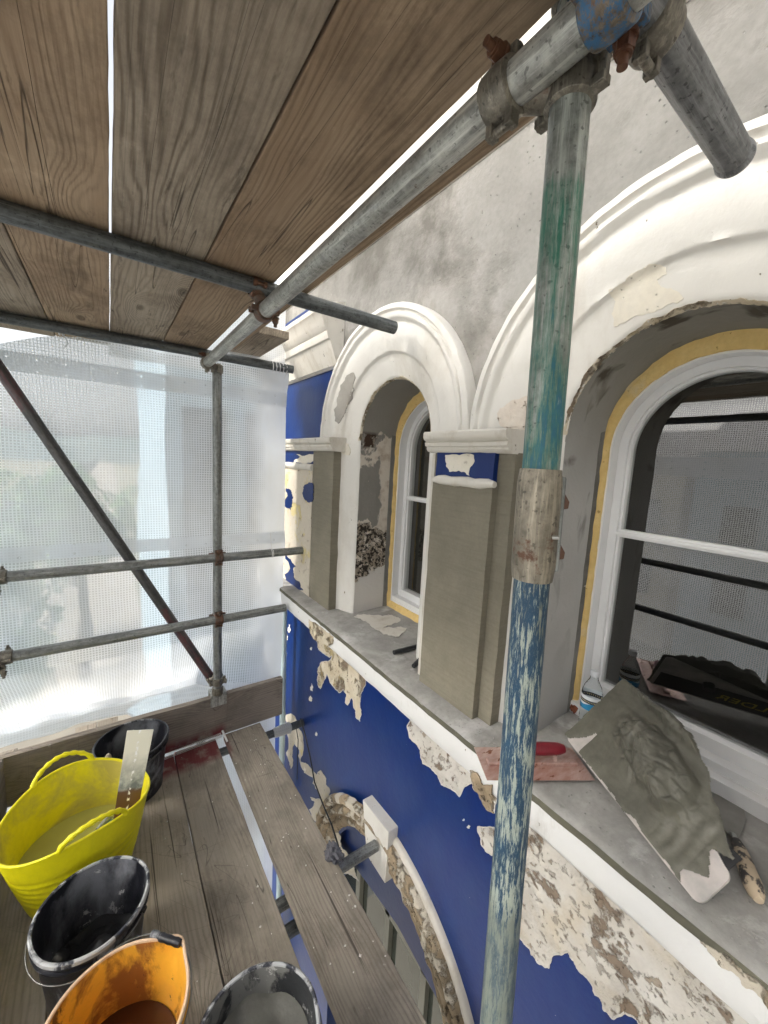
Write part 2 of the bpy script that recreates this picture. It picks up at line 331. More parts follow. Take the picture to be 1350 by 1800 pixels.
def reveal_mat(small):
    t = NT('reveal_render_small' if small else 'reveal_render_big'); p = t.pos(); q = t.sep(p)
    n1 = t.noise(p, 5, 7, 0.6, 0.3); n2 = t.noise(p, 50, 5, 0.65)
    if small:
        col = t.mix(n1, (0.30, 0.285, 0.26), (0.22, 0.21, 0.19))
        zz = t.math('ADD', q[2], t.math('MULTIPLY_ADD', t.noise(p, 7, 6, 0.6), 0.5, -0.25))
        xx = t.math('ADD', q[0], t.math('MULTIPLY_ADD', t.noise(p, 9, 5, 0.6), 0.14, -0.07))
        cream = t.mix(t.mask(t.noise(p, 18, 6), 0.5, 0.65), (0.66, 0.60, 0.52), (0.50, 0.42, 0.34))
        k = t.math('MULTIPLY', t.mask(xx, 1.235, 1.245), t.mask(zz, 0.14, 0.13)); col = t.mix(k, col, cream)
        k = t.math('MULTIPLY', t.mask(t.math('ABSOLUTE', t.math('SUBTRACT', zz, 0.07)), 0.065, 0.05), t.mask(t.noise(p, 12, 5), 0.40, 0.44)); col = t.mix(k, col, cream)
        k2 = t.math('MULTIPLY', t.mask(t.math('ABSOLUTE', t.math('SUBTRACT', zz, -0.50)), 0.15, 0.13), t.mask(t.noise(p, 30, 6, 0.7), 0.43, 0.46))
        brk = t.mix(t.mask(n2, 0.5, 0.52), (0.04, 0.033, 0.027), (0.34, 0.29, 0.23)); col = t.mix(t.mask(t.math('ABSOLUTE', t.math('SUBTRACT', zz, -0.50)), 0.17, 0.16), col, cream); col = t.mix(k2, col, brk)
        k3 = t.mask(zz, -0.62, -0.64); col = t.mix(k3, col, (0.62, 0.60, 0.57))
        k4 = t.math('MULTIPLY', t.mask(t.math('ABSOLUTE', t.math('SUBTRACT', q[2], 0.115)), 0.05, 0.03), t.mask(xx, 1.20, 1.17)); col = t.mix(t.math('MULTIPLY', k4, t.mask(t.noise(p, 16, 4), 0.45, 0.5)), col, (0.05, 0.03, 0.02))
        h = t.math('MULTIPLY_ADD', n1, 1.0, t.math('MULTIPLY_ADD', k2, t.math('MULTIPLY', n2, 3.0), t.math('MULTIPLY_ADD', k, 0.4, t.math('MULTIPLY', n2, 0.3))))
    else:
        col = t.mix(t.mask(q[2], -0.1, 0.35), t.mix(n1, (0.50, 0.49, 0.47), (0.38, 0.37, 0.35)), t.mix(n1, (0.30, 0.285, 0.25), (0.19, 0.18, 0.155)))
        w = t.noise(t.scale(p, (1.0, 1.0, 0.45)), 9, 4, 0.5, 0.6)
        k = t.math('MULTIPLY', t.mask(w, 0.555, 0.64), t.mask(q[2], -0.70, 0.15)); col = t.mix(t.math('MULTIPLY', k, 0.9), col, (0.06, 0.048, 0.032))
        h = t.math('MULTIPLY_ADD', n1, 1.0, t.math('MULTIPLY', n2, 0.35))
    return t.fin(col, 0.88, nrm=t.bump(h, 0.6, 0.01), Specular_IOR_Level=0.3)
M['reveal_small'] = reveal_mat(True); M['reveal_big'] = reveal_mat(False)

def simple(name, c, rough=0.5, metal=0.0, n=None, bump=0.0, var=0.15, **k):
    t = NT(name); v = t.obj(); f = t.noise(v, n or 20, 5, 0.6)
    col = t.mix(f, tuple(x*(1-var) for x in c), tuple(min(1, x*(1+var)) for x in c))
    return t.fin(col, rough, metal, t.bump(f, bump, 0.004) if bump else None, **k)
M['black_wire'] = simple('black_cable', (0.012, 0.012, 0.013), 0.45)
M['steel_wire'] = simple('steel_wire', (0.42, 0.42, 0.40), 0.35, 0.8)
M['bucket_wire'] = simple('dull_bucket_wire', (0.16, 0.16, 0.155), 0.5, 0.5, n=30, var=.5)
M['tie'] = simple('white_cord', (0.75, 0.75, 0.76), 0.6)
M['zinc'] = simple('zinc_bead', (0.62, 0.62, 0.60), 0.4, 0.6)
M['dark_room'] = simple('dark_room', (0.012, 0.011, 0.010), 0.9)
M['curtain'] = simple('dark_curtain', (0.035, 0.032, 0.028), 0.9, n=6, var=0.5)
M['pipe'] = simple('pale_blue_pipe', (0.50, 0.62, 0.64), 0.35)

# glass: a dark room behind, the sky and scaffold mirrored in front
def glass(name, k, c):
    t = NT(name); fr = t.n('Fresnel', {'IOR': 1.62}).outputs[0]
    gl = t.n('BsdfGlossy', {'Color': (1, 1, 1), 'Roughness': 0.008}); tr = t.n('BsdfTransparent', {'Color': (0.75, 0.78, 0.76)})
    mx = t.n('MixShader', {0: t.math('ADD', t.math('MULTIPLY', fr, k), c, clamp=True), 1: tr.outputs[0], 2: gl.outputs[0]})
    t.t.links.new(mx.outputs[0], t.out.inputs[0]); return t.m
M['glass'] = glass('window_glass', 1.4, .05); M['glass_plain'] = glass('plain_window_glass', .12, .0)

# translucent reinforced sheeting
def net_mat(name, solid=False, eyelets=False, plane='XZ', pitch=0.0130):
    t = NT(name); p = t.obj(); q = t.sep(p)
    a, b = (q[0], q[2]) if plane == 'XZ' else (q[1], q[2])
    def line(c):
        w = t.math('ADD', c, t.math('MULTIPLY_ADD', t.noise(p, 2.2, 2), 0.02, 0))
        f = t.math('ABSOLUTE', t.math('SUBTRACT', t.math('FRACT', t.math('DIVIDE', w, pitch)), 0.5))
        return t.mask(f, 0.28, 0.34)
    g = t.math('MAXIMUM', line(a), line(b))
    rf = t.n('BsdfRefraction', {'Color': (0.95, 0.95, 0.95), 'Roughness': 0.2, 'IOR': 1.06}).outputs[0]
    milky = t.mask(t.noise(p, 1.1, 4, 0.6), 0.35, 0.75)
    if plane == 'XZ': milky = t.math('MULTIPLY_ADD', t.mask(t.math('ADD', q[0], t.math('MULTIPLY', t.noise(p, 3, 3), .1)), 0.74, 0.90), 2.6, milky)
    grime = t.mix(t.mask(t.noise(t.scale(p, (1.2, 1.2, .5)), 2.5, 5, .65), .4, .75), (0.84, 0.87, 0.91), (0.78, 0.78, 0.77))
    white = t.n('MixShader', {0: 0.6, 1: t.n('BsdfDiffuse', {'Color': grime}).outputs[0], 2: t.n('BsdfTranslucent', {'Color': grime}).outputs[0]}).outputs[0]
    cell = t.n('MixShader', {0: t.math('MULTIPLY_ADD', milky, 0.30, 0.38 if plane == 'XZ' else .06), 1: rf, 2: white}).outputs[0]
    fac = g if not solid else t.math('MULTIPLY_ADD', g, 0.25, 0.62)
    sh = t.n('MixShader', {0: t.math('MULTIPLY', fac, 0.72), 1: cell, 2: white}).outputs[0]
    if eyelets:
        e = t.n('VectorMath', {0: t.n('CombineXYZ', {0: t.math('SUBTRACT', t.math('FRACT', t.math('DIVIDE', a, 0.1)), 0.5), 1: t.math('SUBTRACT', t.math('FRACT', t.math('DIVIDE', b, 0.05)), 0.5)}).outputs[0], 1: (2.0, 1.0, 0)}, operation='MULTIPLY').outputs[0]
        dd = t.n('VectorMath', {0: e}, operation='LENGTH').outputs['Value']
        sh = t.n('MixShader', {0: t.mask(dd, 0.13, 0.09), 1: sh, 2: t.n('BsdfTransparent').outputs[0]}).outputs[0]
    t.t.links.new(sh, t.out.inputs[0]); return t.m
M['net'] = net_mat('sheeting_end'); M['net_band'] = net_mat('sheeting_band', True, True)
M['net_side'] = net_mat('sheeting_side', plane='YZ'); M['net_side_band'] = net_mat('sheeting_side_band', True, True, 'YZ')
M['net_flap'] = net_mat('sheeting_flap', True)

# ------------------------------------------------------------------ 1. the house wall
house = thing('terraced_house', 'blue and white rendered house front with arched windows under repair, right of the scaffold', 'house', (1.05, 1.5, -8))
def prt(mb, name, m, parent=house, **k): return mb.build(name, m, parent, **k)
YC = (1.507, 0.364, -0.779); ZS = 0.11; RO = 0.571; RI = 0.277; YEND = 2.95; YNEAR = -1.8; SZ = -0.85

def polyX(outline, X, thick, step=None):
    """extrude a y-z outline (list of (y,z)) from X to X+thick"""
    mb = MB(); n = len(outline)
    r = delaunay_2d_cdt([Vector(p) for p in outline], [(i, (i+1) % n) for i in range(n)], [list(range(n))], 1, 1e-6)
    vs, _, fs = r[0], r[1], r[2]
    mb.add([(X, v.x, v.y) for v in vs], [tuple(f) for f in fs])
    mb.add([(X, y, z) for y, z in outline] + [(X+thick, y, z) for y, z in outline], [(i, (i+1) % n, n+(i+1) % n, n+i) for i in range(n)])
    return mb
def arc(yc, zc, r, a0, a1, n): return [(yc + r*math.cos(a0+(a1-a0)*i/n), zc + r*math.sin(a0+(a1-a0)*i/n)) for i in range(n+1)]

out = [(YNEAR, 0.06)]
for yc in sorted(YC): out += [(yc-RO+.02, 0.06)] + arc(yc, ZS, RO-.02, PI, 0, 40) + [(yc+RO-.02, 0.06)]
out += [(YEND, 0.06), (YEND, 1.03), (YNEAR, 1.03)]
# drop duplicate neighbours where two arches meet
prt(polyX(out, 1.05, 0.25), 'upper_wall', M['render'])
prt(MB().box((1.042, YNEAR, 1.022), (1.3, YEND, 4.5)), 'frieze', M['white'], bevel=0.004)

# arched mouldings
PROF = [(.571,1.055),(.571,1.006),(.567,1.000),(.548,.998),(.545,1.004),(.541,1.010),(.534,1.010),(.531,1.003),(.520,1.001),(.512,1.006),(.506,1.018),(.500,1.022),(.490,1.020),(.470,1.018),(.440,1.024),(.410,1.035),(.392,1.041),(.386,1.043),(.381,1.052),(.374,1.058),(.35,1.064),(.32,1.076),(.295,1.086),(.284,1.091),(.277,1.102)]
def profX(r):
    for (r1, x1), (r2, x2) in zip(PROF, PROF[1:]):
        if r <= r1 and r >= r2: return x1 + (x2-x1)*(r1-r)/(r1-r2+1e-9)
    return 1.05 if r > .571 else 1.102
def sweep_arch(prof, yc, zc, zlow, n=110, jit=0.003):
    rows = []
    def off(y, z, k): return jit * mnoise.noise(Vector((y*22, z*22, k*.6)))
    st = []
    nz = 8
    for i in range(nz): st.append(('L', zlow + (zc-zlow)*i/nz))
    for i in range(n+1): st.append(('A', PI - PI*i/n))
    for i in range(1, nz+1): st.append(('R', zc + (zlow-zc)*i/nz))
    for kind, a in st:
        row = []
        for k, (r, x) in enumerate(prof):
            if kind == 'L': y, z = yc + r, a
            elif kind == 'R': y, z = yc - r, a
            else: y, z = yc - r*math.cos(a), zc + r*math.sin(a)
            # keep going round: L is the far side
            row.append(Vector((x + off(y, z, k), y + off(z, y, k), z)))
        rows.append(row)
    # arc runs from far (+y) to near, so start at angle PI maps to +y
    return MB().grid(rows)
for yc in YC:
    a = prt(sweep_arch(PROF, yc, ZS, 0.09), 'arch_moulding', M['white'], sharp=50)
    low = [(r, x) for r, x in PROF if r <= 0.42]
    for s in (1, -1):
        rows = [[Vector((x + .0015*mnoise.noise(Vector((z*20, k, s))), yc + s*r, z)) for k, (r, x) in enumerate(low)] for z in [0.09 - 0.942*i/20 for i in range(21)]]
        prt(MB().grid(rows), 'jamb_moulding', M['white'], sharp=50)
    # reveal between the moulding and the window
    rows = []
    pts = [(yc + RI, SZ - .01 + (ZS-SZ)*i/16) for i in range(16)] + [(yc + RI*math.cos(PI*i/40), ZS + RI*math.sin(PI*i/40)) for i in range(41)] + [(yc - RI, ZS - (ZS-SZ)*i/16) for i in range(1, 17)]
    for j in range(7):
        x = 1.100 + 0.36*j/6
        rows.append([Vector((x, y + .003*mnoise.noise(Vector((x*14, y*14, z*14))), z + .003*mnoise.noise(Vector((x*14, z*12, 3))))) for y, z in pts])
    prt(MB().grid(rows), 'reveal', M['reveal_small'] if yc > 1 else M['reveal_big'])

# windows
def window(yc, curtain):
    w = bpy.data.objects.new('window', None); C.objects.link(w); w.parent = house; w.location = Vector((1.4, yc, SZ)) - parent_loc(house)
    zc = 0.078; zb = -0.80
    def ring(ro, ri, x0, x1, zlo, roz=None, zo=None):
        """arched frame band between radii ro and ri"""
        zo = zc if zo is None else zo
        o = [(yc+ro, zlo)] + arc(yc, zo, ro, 0, PI, 40) + [(yc-ro, zlo)]
        i = [(yc+ri, zlo + (ro-ri))] + arc(yc, zc, ri, 0, PI, 40) + [(yc-ri, zlo + (ro-ri))]
        n = len(o); vs = []; fs = []
        for (yy, zz) in o: vs.append((x0, yy, zz))
        for (yy, zz) in i: vs.append((x0, yy, zz))
        for (yy, zz) in o: vs.append((x1, yy, zz))
        for (yy, zz) in i: vs.append((x1, yy, zz))
        for k in range(n):
            j = (k+1) % n
            fs += [(k, j, n+j, n+k), (n+k, n+j, 3*n+j, 3*n+k), (k, 2*n+k, 2*n+j, j)]
        return MB().add(vs, fs)
    fm = MB()
    nn = 120; rows_o, rows_i = [], []
    rr = random.Random(int(yc*100)+50)
    def shape(r, zcen, zlow, k):
        # closed outline param 0..1 : up the far jamb, over the arch, down near jamb, along the bottom
        pts = [(yc+r, zlow + (zcen-zlow)*i/30) for i in range(30)] + [(yc+r*math.cos(PI*i/50), zcen+r*math.sin(PI*i/50)) for i in range(51)] + [(yc-r, zcen - (zcen-zlow)*i/30) for i in range(1, 31)] + [(yc-r+2*r*i/20, zlow) for i in range(1, 20)]
        return pts
    A = shape(.279, ZS, SZ+.001, 0); B = shape(.2645, zc, SZ+.042, 1); n = len(A)
    vs = []
    for k, (y, z) in enumerate(A): j = mnoise.noise(Vector((y*30, z*30, 5)))*.006; vs.append((1.325 + j*1.6, y, z))
    for k, ((y, z), (y2, z2)) in enumerate(zip(A, B)):
        j = mnoise.noise(Vector((y*26, z*26, 8)))*.007; vs.append((1.327 + j, y*.5+y2*.5, z*.5+z2*.5))
    for k, (y, z) in enumerate(B): j = mnoise.noise(Vector((y*34, z*34, 1)))*.006; vs.append((1.338, y + j, z + j))
    for k, (y, z) in enumerate(B): vs.append((1.352, y, z))
    fs = []
    for rrow in range(3):
        for k in range(n): fs.append((rrow*n+k, rrow*n+(k+1) % n, (rrow+1)*n+(k+1) % n, (rrow+1)*n+k))
    MB().add(vs, fs).build('foam_seal', M['foam'], w, sharp=60)
    f = MB()
    for ro, ri, x0, x1, zl in ((.276, .258, 1.348, 1.40, -.815), (.2585, .232, 1.395, 1.45, -.80+.0), (.2325, .224, 1.405, 1.44, -.772)):
        mb = ring(ro, ri, x0, x1, zl); f.add(mb.v, mb.f)
    # cill of the frame
    f.box((1.352, yc-.262, -.812), (1.40, yc+.262, -.775)); f.box((1.392, yc-.25, -.79), (1.44, yc+.25, -.735))
    if not curtain: f.box((1.315, yc-.276, -.842), (1.354, yc+.276, -.800))
    f.build('frame', M['upvc'], w, bevel=0.002)
    MB().box((1.402, yc-.234, -.205), (1.436, yc+.234, -.180)).box((1.394, yc-.234, -.198), (1.402, yc+.234, -.187)).build('glazing_bar', M['upvc'], w, bevel=0.002)
    g = [(yc+.232, -.74)] + arc(yc, zc, .232, 0, PI, 32) + [(yc-.232, -.74)]
    MB().add([(1.425, y, z) for y, z in g], [tuple(range(len(g)))]).build('pane', M['glass_plain' if curtain else 'glass'], w)
    # inner black gasket and the dark room behind
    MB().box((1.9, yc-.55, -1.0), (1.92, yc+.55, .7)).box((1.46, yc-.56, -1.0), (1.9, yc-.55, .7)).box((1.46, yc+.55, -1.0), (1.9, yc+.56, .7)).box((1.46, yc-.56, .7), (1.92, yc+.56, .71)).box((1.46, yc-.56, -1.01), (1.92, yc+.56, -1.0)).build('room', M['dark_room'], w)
    if curtain:
        rows = [[Vector((1.50 + .02*math.sin((yc-.3+.6*i/80)*95) + .008*math.sin(i*.7), yc-.3+.6*i/80, z)) for i in range(81)] for z in (-.78, .4)]
        MB().grid(rows).build('curtain', M['curtain'], w)
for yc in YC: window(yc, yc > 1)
wp = MB().box((1.46, YNEAR, -1.2), (1.47, YEND, -.76)); 
for y0, y1 in ((YNEAR, -1.05), (-.5, .08), (.64, 1.22), (1.78, YEND)): wp.box((1.30, y0, -.85), (1.47, y1, 1.0))
prt(wp, 'wall_core', M['render'])

# piers
def rough_box(a, b, n=(1, 8, 14), amp=.002, seed=0):
    """box whose faces are subdivided and slightly uneven"""
    mb = MB(); a = Vector(a); b = Vector(b); d = b - a
    def pt(u, v, w):
        p = Vector((a.x + d.x*u, a.y + d.y*v, a.z + d.z*w)); q = p*18 + Vector((seed, 0, 0))
        return p + Vector((mnoise.noise(q), mnoise.noise(q + Vector((9, 3, 1))), 0)) * amp
    N = n
    mb.grid([[pt(0, j/N[1], k/N[2]) for j in range(N[1]+1)] for k in range(N[2]+1)])
    for v in (0, 1): mb.grid([[pt(i/N[0], v, k/N[2]) for i in range(N[0]+1)] for k in range(N[2]+1)])
    for w in (0, 1): mb.grid([[pt(i/N[0], j/N[1], w) for j in range(N[1]+1)] for i in range(N[0]+1)])
    return mb
for yc in (.9355, -.2075, -1.35):
    prt(rough_box((1.012, yc-.192, SZ-.004), (1.12, yc+.165, .052)), 'pier', M['new_render'])
    prt(rough_box((.985, yc-.137, SZ-.003), (1.03, yc+.140, -.052), seed=3), 'pilaster', M['new_render'])
    prt(rough_box((.992, yc-.130, -.052), (1.03, yc+.135, .052), n=(1, 6, 4), seed=4), 'pilaster_neck', M['blue'])
    prt(MB().path([(.990 + .002*math.sin(i*2.1), yc-.141+.281*i/10, -.050 + .002*math.sin(i*1.7)) for i in range(11)], [.010, .0165, .018, .0165, .0185, .017, .018, .0165, .018, .016, .011], 12), 'neck_roll', M['white_dirty'])
prt(MB().box((1.011, 1.100, SZ), (1.03, 1.116, .045)), 'arris_strip', M['white_dirty'])
# far pier: fresh strip and a peeling pilaster with its own neck roll
prt(rough_box((.998, 1.892, SZ-.004), (1.12, 2.147, .052), seed=7), 'pier', M['new_render'])
prt(rough_box((.995, 2.149, SZ-.003), (1.10, YEND, -.052), n=(1, 20, 14), seed=8), 'pilaster', M['peel_yellow'])
prt(rough_box((1.002, 2.149, -.052), (1.10, YEND, .052), n=(1, 12, 3)), 'pilaster_neck', M['blue'])
prt(MB().path([(.998, 2.145+i*.1, -.05 + .002*math.sin(i*2)) for i in range(9)], .021, 12), 'neck_roll', M['white_dirty'])
# capitals
CAPP = [(.995,.048),(.982,.052),(.976,.060),(.976,.068),(.968,.071),(.966,.082),(.972,.086),(.966,.090),(.960,.094),(.956,.102),(.956,.116),(.962,.122),(1.06,.124)]
def capital(y0, y1):
    mb = MB()
    ys = [y0 + (y1-y0)*i/12 for i in range(13)]
    pr = [(1.06, .046)] + CAPP
    row = [[Vector((x + .002*mnoise.noise(Vector((y*20, z*40, 0))), y, z + .0015*mnoise.noise(Vector((y*25, z*30, 7))))) for x, z in pr] for y in ys]
    mb.grid(row)
    for r in (row[0], row[-1]): mb.add(r, [tuple(range(len(r)))])
    prt(mb, 'capital', M['white_dirty'], sharp=40)
for yc in (.9355, -.2075, -1.35): capital(yc-.192, yc+.178)
capital(1.87, YEND)

# string cornice beyond the small arch
cp = [(1.06,.505),(1.035,.505),(1.03,.512),(1.02,.515),(1.0,.56),(.985,.60),(.972,.63),(.960,.635),(.955,.650),(.955,.675),(.948,.68),(.93,.72),(.915,.755),(.905,.765),(.905,.79),(.93,.81),(1.06,.835)]
rows = [[Vector((x + .003*mnoise.noise(Vector((y*12, z*20, 0))), y + (.02*mnoise.noise(Vector((x*30, z*16, 2))) if i == 0 else 0) + (.08*(1.0-x) if i == 0 else 0), z)) for x, z in cp] for i, y in enumerate([1.93 + (YEND-1.93)*i/14 for i in range(15)])]
mb = MB().grid(rows); mb.add(rows[0], [tuple(range(len(cp)))]); prt(mb, 'cornice', M['white_dirty'], sharp=40)
prt(polyX([(2.02, .125)] + [(YC[0] + (RO+.004)*math.cos(a), ZS + (RO+.004)*math.sin(a)) for a in [R_(5+4*i) for i in range(11)]][0:0] + [(2.02, .125), (YEND, .125), (YEND, .515), (1.88, .515), (1.93, .42), (1.99, .30), (2.03, .2)][1:], 1.045, .01), 'blue_panel', M['blue'])
prt(MB().box((1.046, 2.30, .80), (1.06, YEND, .93)), 'blue_panel', M['blue'])

# sill
ys = [YNEAR + (2.95-YNEAR)*i/110 for i in range(111)]
sp = [(1.36, SZ+.012), (1.12, SZ+.002), (1.0, SZ), (.93, SZ-.001), (.908, SZ-.004), (.902, SZ-.008)]
rows = [[Vector((x + (.004*mnoise.noise(Vector((y*16, x*10, 0))) if k > 3 else 0), y, z + .003*mnoise.noise(Vector((y*24, x*24, 1))))) for k, (x, z) in enumerate(sp)] for y in ys]
rows = [[r[0]] + [r[0].lerp(r[1], .33), r[0].lerp(r[1], .66)] + r[1:] for r in rows]
prt(MB().grid(rows), 'sill', M['sill'], sharp=60)
sp = [(.9015, SZ-.0075), (.900, SZ-.026), (.905, SZ-.030), (.94, SZ-.031)]
prt(MB().grid([[Vector((x + .003*mnoise.noise(Vector((y*20, x*10, 4))), y, z + .003*mnoise.noise(Vector((y*14, x*24, 1))))) for x, z in sp] for y in ys]), 'sill_edge', M['sill_edge'], sharp=60)
sp = [(.94, SZ-.031), (.912, SZ-.034), (.909, SZ-.04), (.911, SZ-.108), (.916, SZ-.120), (.93, SZ-.124), (.945, SZ-.128), (.965, SZ-.133), (.975, SZ-.142), (1.045, SZ-.165)]
prt(MB().grid([[Vector((x + .003*mnoise.noise(Vector((y*20, z*20, 4))), y, z + .004*mnoise.noise(Vector((y*11, x*14, 1))))) for x, z in sp] for y in ys]), 'sill_moulding', M['bright_white'], sharp=50)

# lower blue wall with the lower arch opening
LX = 1.04; LC = (1.30, -2.40); LRO = .70; LRI = .485
lo = [(YNEAR, SZ-.12), (YEND, SZ-.12), (YEND, -6.5), (LC[0]+LRI, -6.5)] + arc(LC[0], LC[1], LRI, 0, PI, 48) + [(LC[0]-LRI, -6.5), (YNEAR, -6.5)]
prt(polyX(lo, LX, .2), 'lower_wall', M['blue'])
prt(polyX([(LC[0]+LRI, -2.27), (1.61, -2.27), (1.365, -2.225), (1.2, -2.20), (1.015, -2.225), (LC[0]-LRI, -2.25)] + arc(LC[0], LC[1], LRI+.02, R_(24), R_(156), 30)[::-1], LX+.03, .1), 'tympanum', M['blue'])
LP = [(.698, LX+.002), (.697, 1.028), (.693, 1.021), (.684, 1.016), (.672, 1.014)]
LP2 = [(.672, 1.016), (.668, .998), (.655, .985), (.638, .983), (.628, .990), (.624, 1.010), (.616, 1.012), (.610, .998), (.598, .990), (.582, .992), (.572, 1.004), (.566, 1.016), (.556, 1.016), (.550, 1.006), (.535, 1.004), (.515, 1.018), (.50, 1.04), (.485, 1.09)]
def low_arc(prof, a0, a1, n, amp):
    rows = []
    for i in range(n+1):
        a = a0 + (a1-a0)*i/n
        rows.append([Vector((x + amp*mnoise.noise(Vector((a*14, r*30, 0))), LC[0] + (r + amp*mnoise.noise(Vector((a*18, r*30, 5))))*math.cos(a), LC[1] + r*math.sin(a))) for r, x in prof])
    return MB().grid(rows)
prt(low_arc(LP, R_(78), PI, 90, .003), 'arch_edge', M['white_dirty'], sharp=60)
prt(low_arc(LP2, 0, PI, 160, .009), 'eroded_arch', M['stone_brown'], sharp=60)
kb = [(1.430, -1.668), (1.210, -1.655), (1.213, -1.925), (1.372, -1.925)]
mb = MB().add([(.985, y, z) for y, z in kb] + [(1.05, y, z) for y, z in kb], [(0, 1, 2, 3), (4, 5, 6, 7), (0, 1, 5, 4), (1, 2, 6, 5), (2, 3, 7, 6), (3, 0, 4, 7)])
prt(mb, 'keystone', M['white'], bevel=.004)
M['old_frame'] = simple('old_grey_frame', (.20, .20, .165), .5, n=6, var=.4)
lw = MB().box((1.10, .75, -5.4), (1.13, .82, -2.15)).box((1.10, 1.02, -5.4), (1.13, 1.06, -2.15)).box((1.10, 1.30, -5.4), (1.13, 1.34, -2.15)).box((1.10, 1.58, -5.4), (1.13, 1.62, -2.15)).box((1.10, .80, -2.30), (1.128, 1.8, -2.26)).box((1.10, .8, -3.3), (1.13, 1.8, -3.24))
prt(lw, 'lower_window_frame', M['old_frame'], bevel=.003)
prt(MB().box((1.13, .78, -6.3), (1.14, 1.82, -2.1)), 'lower_window_pane', simple('lower_glass', (0.05, 0.06, 0.05), 0.08, n=3, var=0.4))

# ---------------- patches of lost paint: outlines on the wall, ragged and a few mm proud
def rag(poly, it=3, amp=.16, seed=1):
    r = random.Random(seed)
    for k in range(it):
        q = []
        for i, a in enumerate(poly):
            b = poly[(i+1) % len(poly)]; d = Vector(b) - Vector(a)
            nrm = Vector((-d.y, d.x)); q.append(a); mm = (Vector(a)+Vector(b))/2 + nrm * r.uniform(-amp, amp); q.append((mm.x, mm.y))
        poly = q
    return poly
def flake_edge(poly, surf, seed):
    r = random.Random(seed); mb = MB(); n = len(poly)
    P = [surf(*p)[0] for p in poly]; c = sum(P, Vector()) / n
    area = sum(poly[i][0]*poly[(i+1) % n][1] - poly[(i+1) % n][0]*poly[i][1] for i in range(n))
    for i in range(n):
        a, b = P[i], P[(i+1) % n]; nn = surf(*poly[i])[1]; e = (b-a)
        if e.length < 1e-5: continue
        o = e.cross(nn).normalized() * (1 if area > 0 else -1)
        h1 = .0022 + .0035*max(0, mnoise.noise(a*40)); h2 = .0022 + .0035*max(0, mnoise.noise(b*40)); w = .0022
        mb.add([a, b, b+nn*h2, a+nn*h1, b+nn*h2*.9+o*w, a+nn*h1*.9+o*w, b+o*w*2.2+nn*.0004, a+o*w*2.2+nn*.0004], [(0, 1, 2, 3), (3, 2, 4, 5), (5, 4, 6, 7)])
    prt(mb, 'paint_edge', M['flake'], sharp=30)
def patch(name, pts, m, surf, seed=1, it=3, amp=.14, off=.002, cell=None, thick=.002, edge=False):
    """pts: outline seen on the surface; surf(px,py) gives the 3-D point on the real surface"""
    poly = rag([tuple(p) for p in pts], it, amp, seed); n = len(poly)
    if edge: flake_edge(poly, surf, seed)
    vs = [Vector(p) for p in poly]
    if cell:
        x0 = min(p[0] for p in poly); x1 = max(p[0] for p in poly); y0 = min(p[1] for p in poly); y1 = max(p[1] for p in poly)
        x = x0 + cell
        while x < x1:
            y = y0 + cell
            while y < y1: vs.append(Vector((x + rnd.uniform(-.2, .2)*cell, y + rnd.uniform(-.2, .2)*cell))); y += cell
            x += cell
    r = delaunay_2d_cdt(vs, [(i, (i+1) % n) for i in range(n)], [list(range(n))], 1, 1e-4)
    V = []
    for v in r[0]:
        p, nn = surf(v.x, v.y); V.append(p + nn*off)
    V2 = [surf(v.x, v.y)[0] for v in r[0]]
    ed = {}
    for f in r[2]:
        for i in range(len(f)):
            e = (f[i], f[(i+1) % len(f)]); ed[e] = 1
    rim = [e for e in ed if (e[1], e[0]) not in ed]; L = len(V)
    mb = MB().add(V + V2, [tuple(f) for f in r[2]] + [(a, b, b+L, a+L) for a, b in rim])
    return prt(mb, name, m, sharp=50)
NX = Vector((-1, 0, 0))
def sLow(x, y): return onX(x, y, LX), NX
def sPil(x, y): return onX(x, y, .995), NX
def sArch(yc):
    def f(x, y):
        X = 1.03
        for _ in range(12):
            p = onX(x, y, X); r = math.hypot(p.y-yc, max(0, p.z-ZS)) if p.z > ZS else abs(p.y-yc)
            X = .5*X + .5*profX(r)
        p = onX(x, y, X); return p, Vector((-.95, (yc - p.y)*.5, 0)).normalized()
    return f
def crop(ox, oy, s, pts): return [(ox + a/s, oy + b/s) for a, b in pts]
patch('bare_patch', crop(480, 1020, 4.5, [(290,322),(300,400),(345,480),(360,545),(400,580),(450,612),(470,600),(436,640),(380,645),(355,700),(350,790),(375,860),(405,795),(425,745),(460,820),(500,870),(525,893),(560,865),(580,900),(570,965),(592,990),(612,950),(628,930),(655,1030),(655,1085),(690,1118),(702,1060),(690,1000),(697,900),(725,845),(728,740),(640,660),(560,590),(480,470),(400,400)]), M['peel_rough'], sLow, 3, it=4, amp=.12, cell=8, edge=True, off=.0008)
patch('bare_patch', crop(440, 1020, 2.309, [(652,560),(636,590),(646,640),(690,690),(700,745),(760,790),(775,830),(800,840),(850,880),(872,838),(905,820),(940,880),(990,945),(1005,860),(940,780),(850,690),(760,610)]), M['peel'], sLow, 9, it=3, cell=None, amp=.08, edge=True, off=.0008)
patch('bare_patch', crop(830, 1140, 2.596, [(90,640),(240,760),(235,900),(225,1100),(205,1290),(262,1370),(335,1455),(352,1460),(372,1400),(440,1385),(470,1440),(520,1500),(560,1580),(580,1590),(600,1650),(650,1690),(700,1665),(760,1713),(900,1830),(1350,2150),(1450,2100),(1420,1790),(1200,1560),(1000,1370),(800,1210),(600,1050),(400,870),(240,740),(100,620)]), M['peel'], sLow, 5, it=4, amp=.12, cell=14, edge=True, off=.0008)
patch('bare_patch', crop(830, 1140, 2.596, [(25,810),(40,870),(60,925),(95,945),(130,900),(120,820),(60,812)]), M['peel'], sLow, 6, it=3, edge=True, off=.0008)
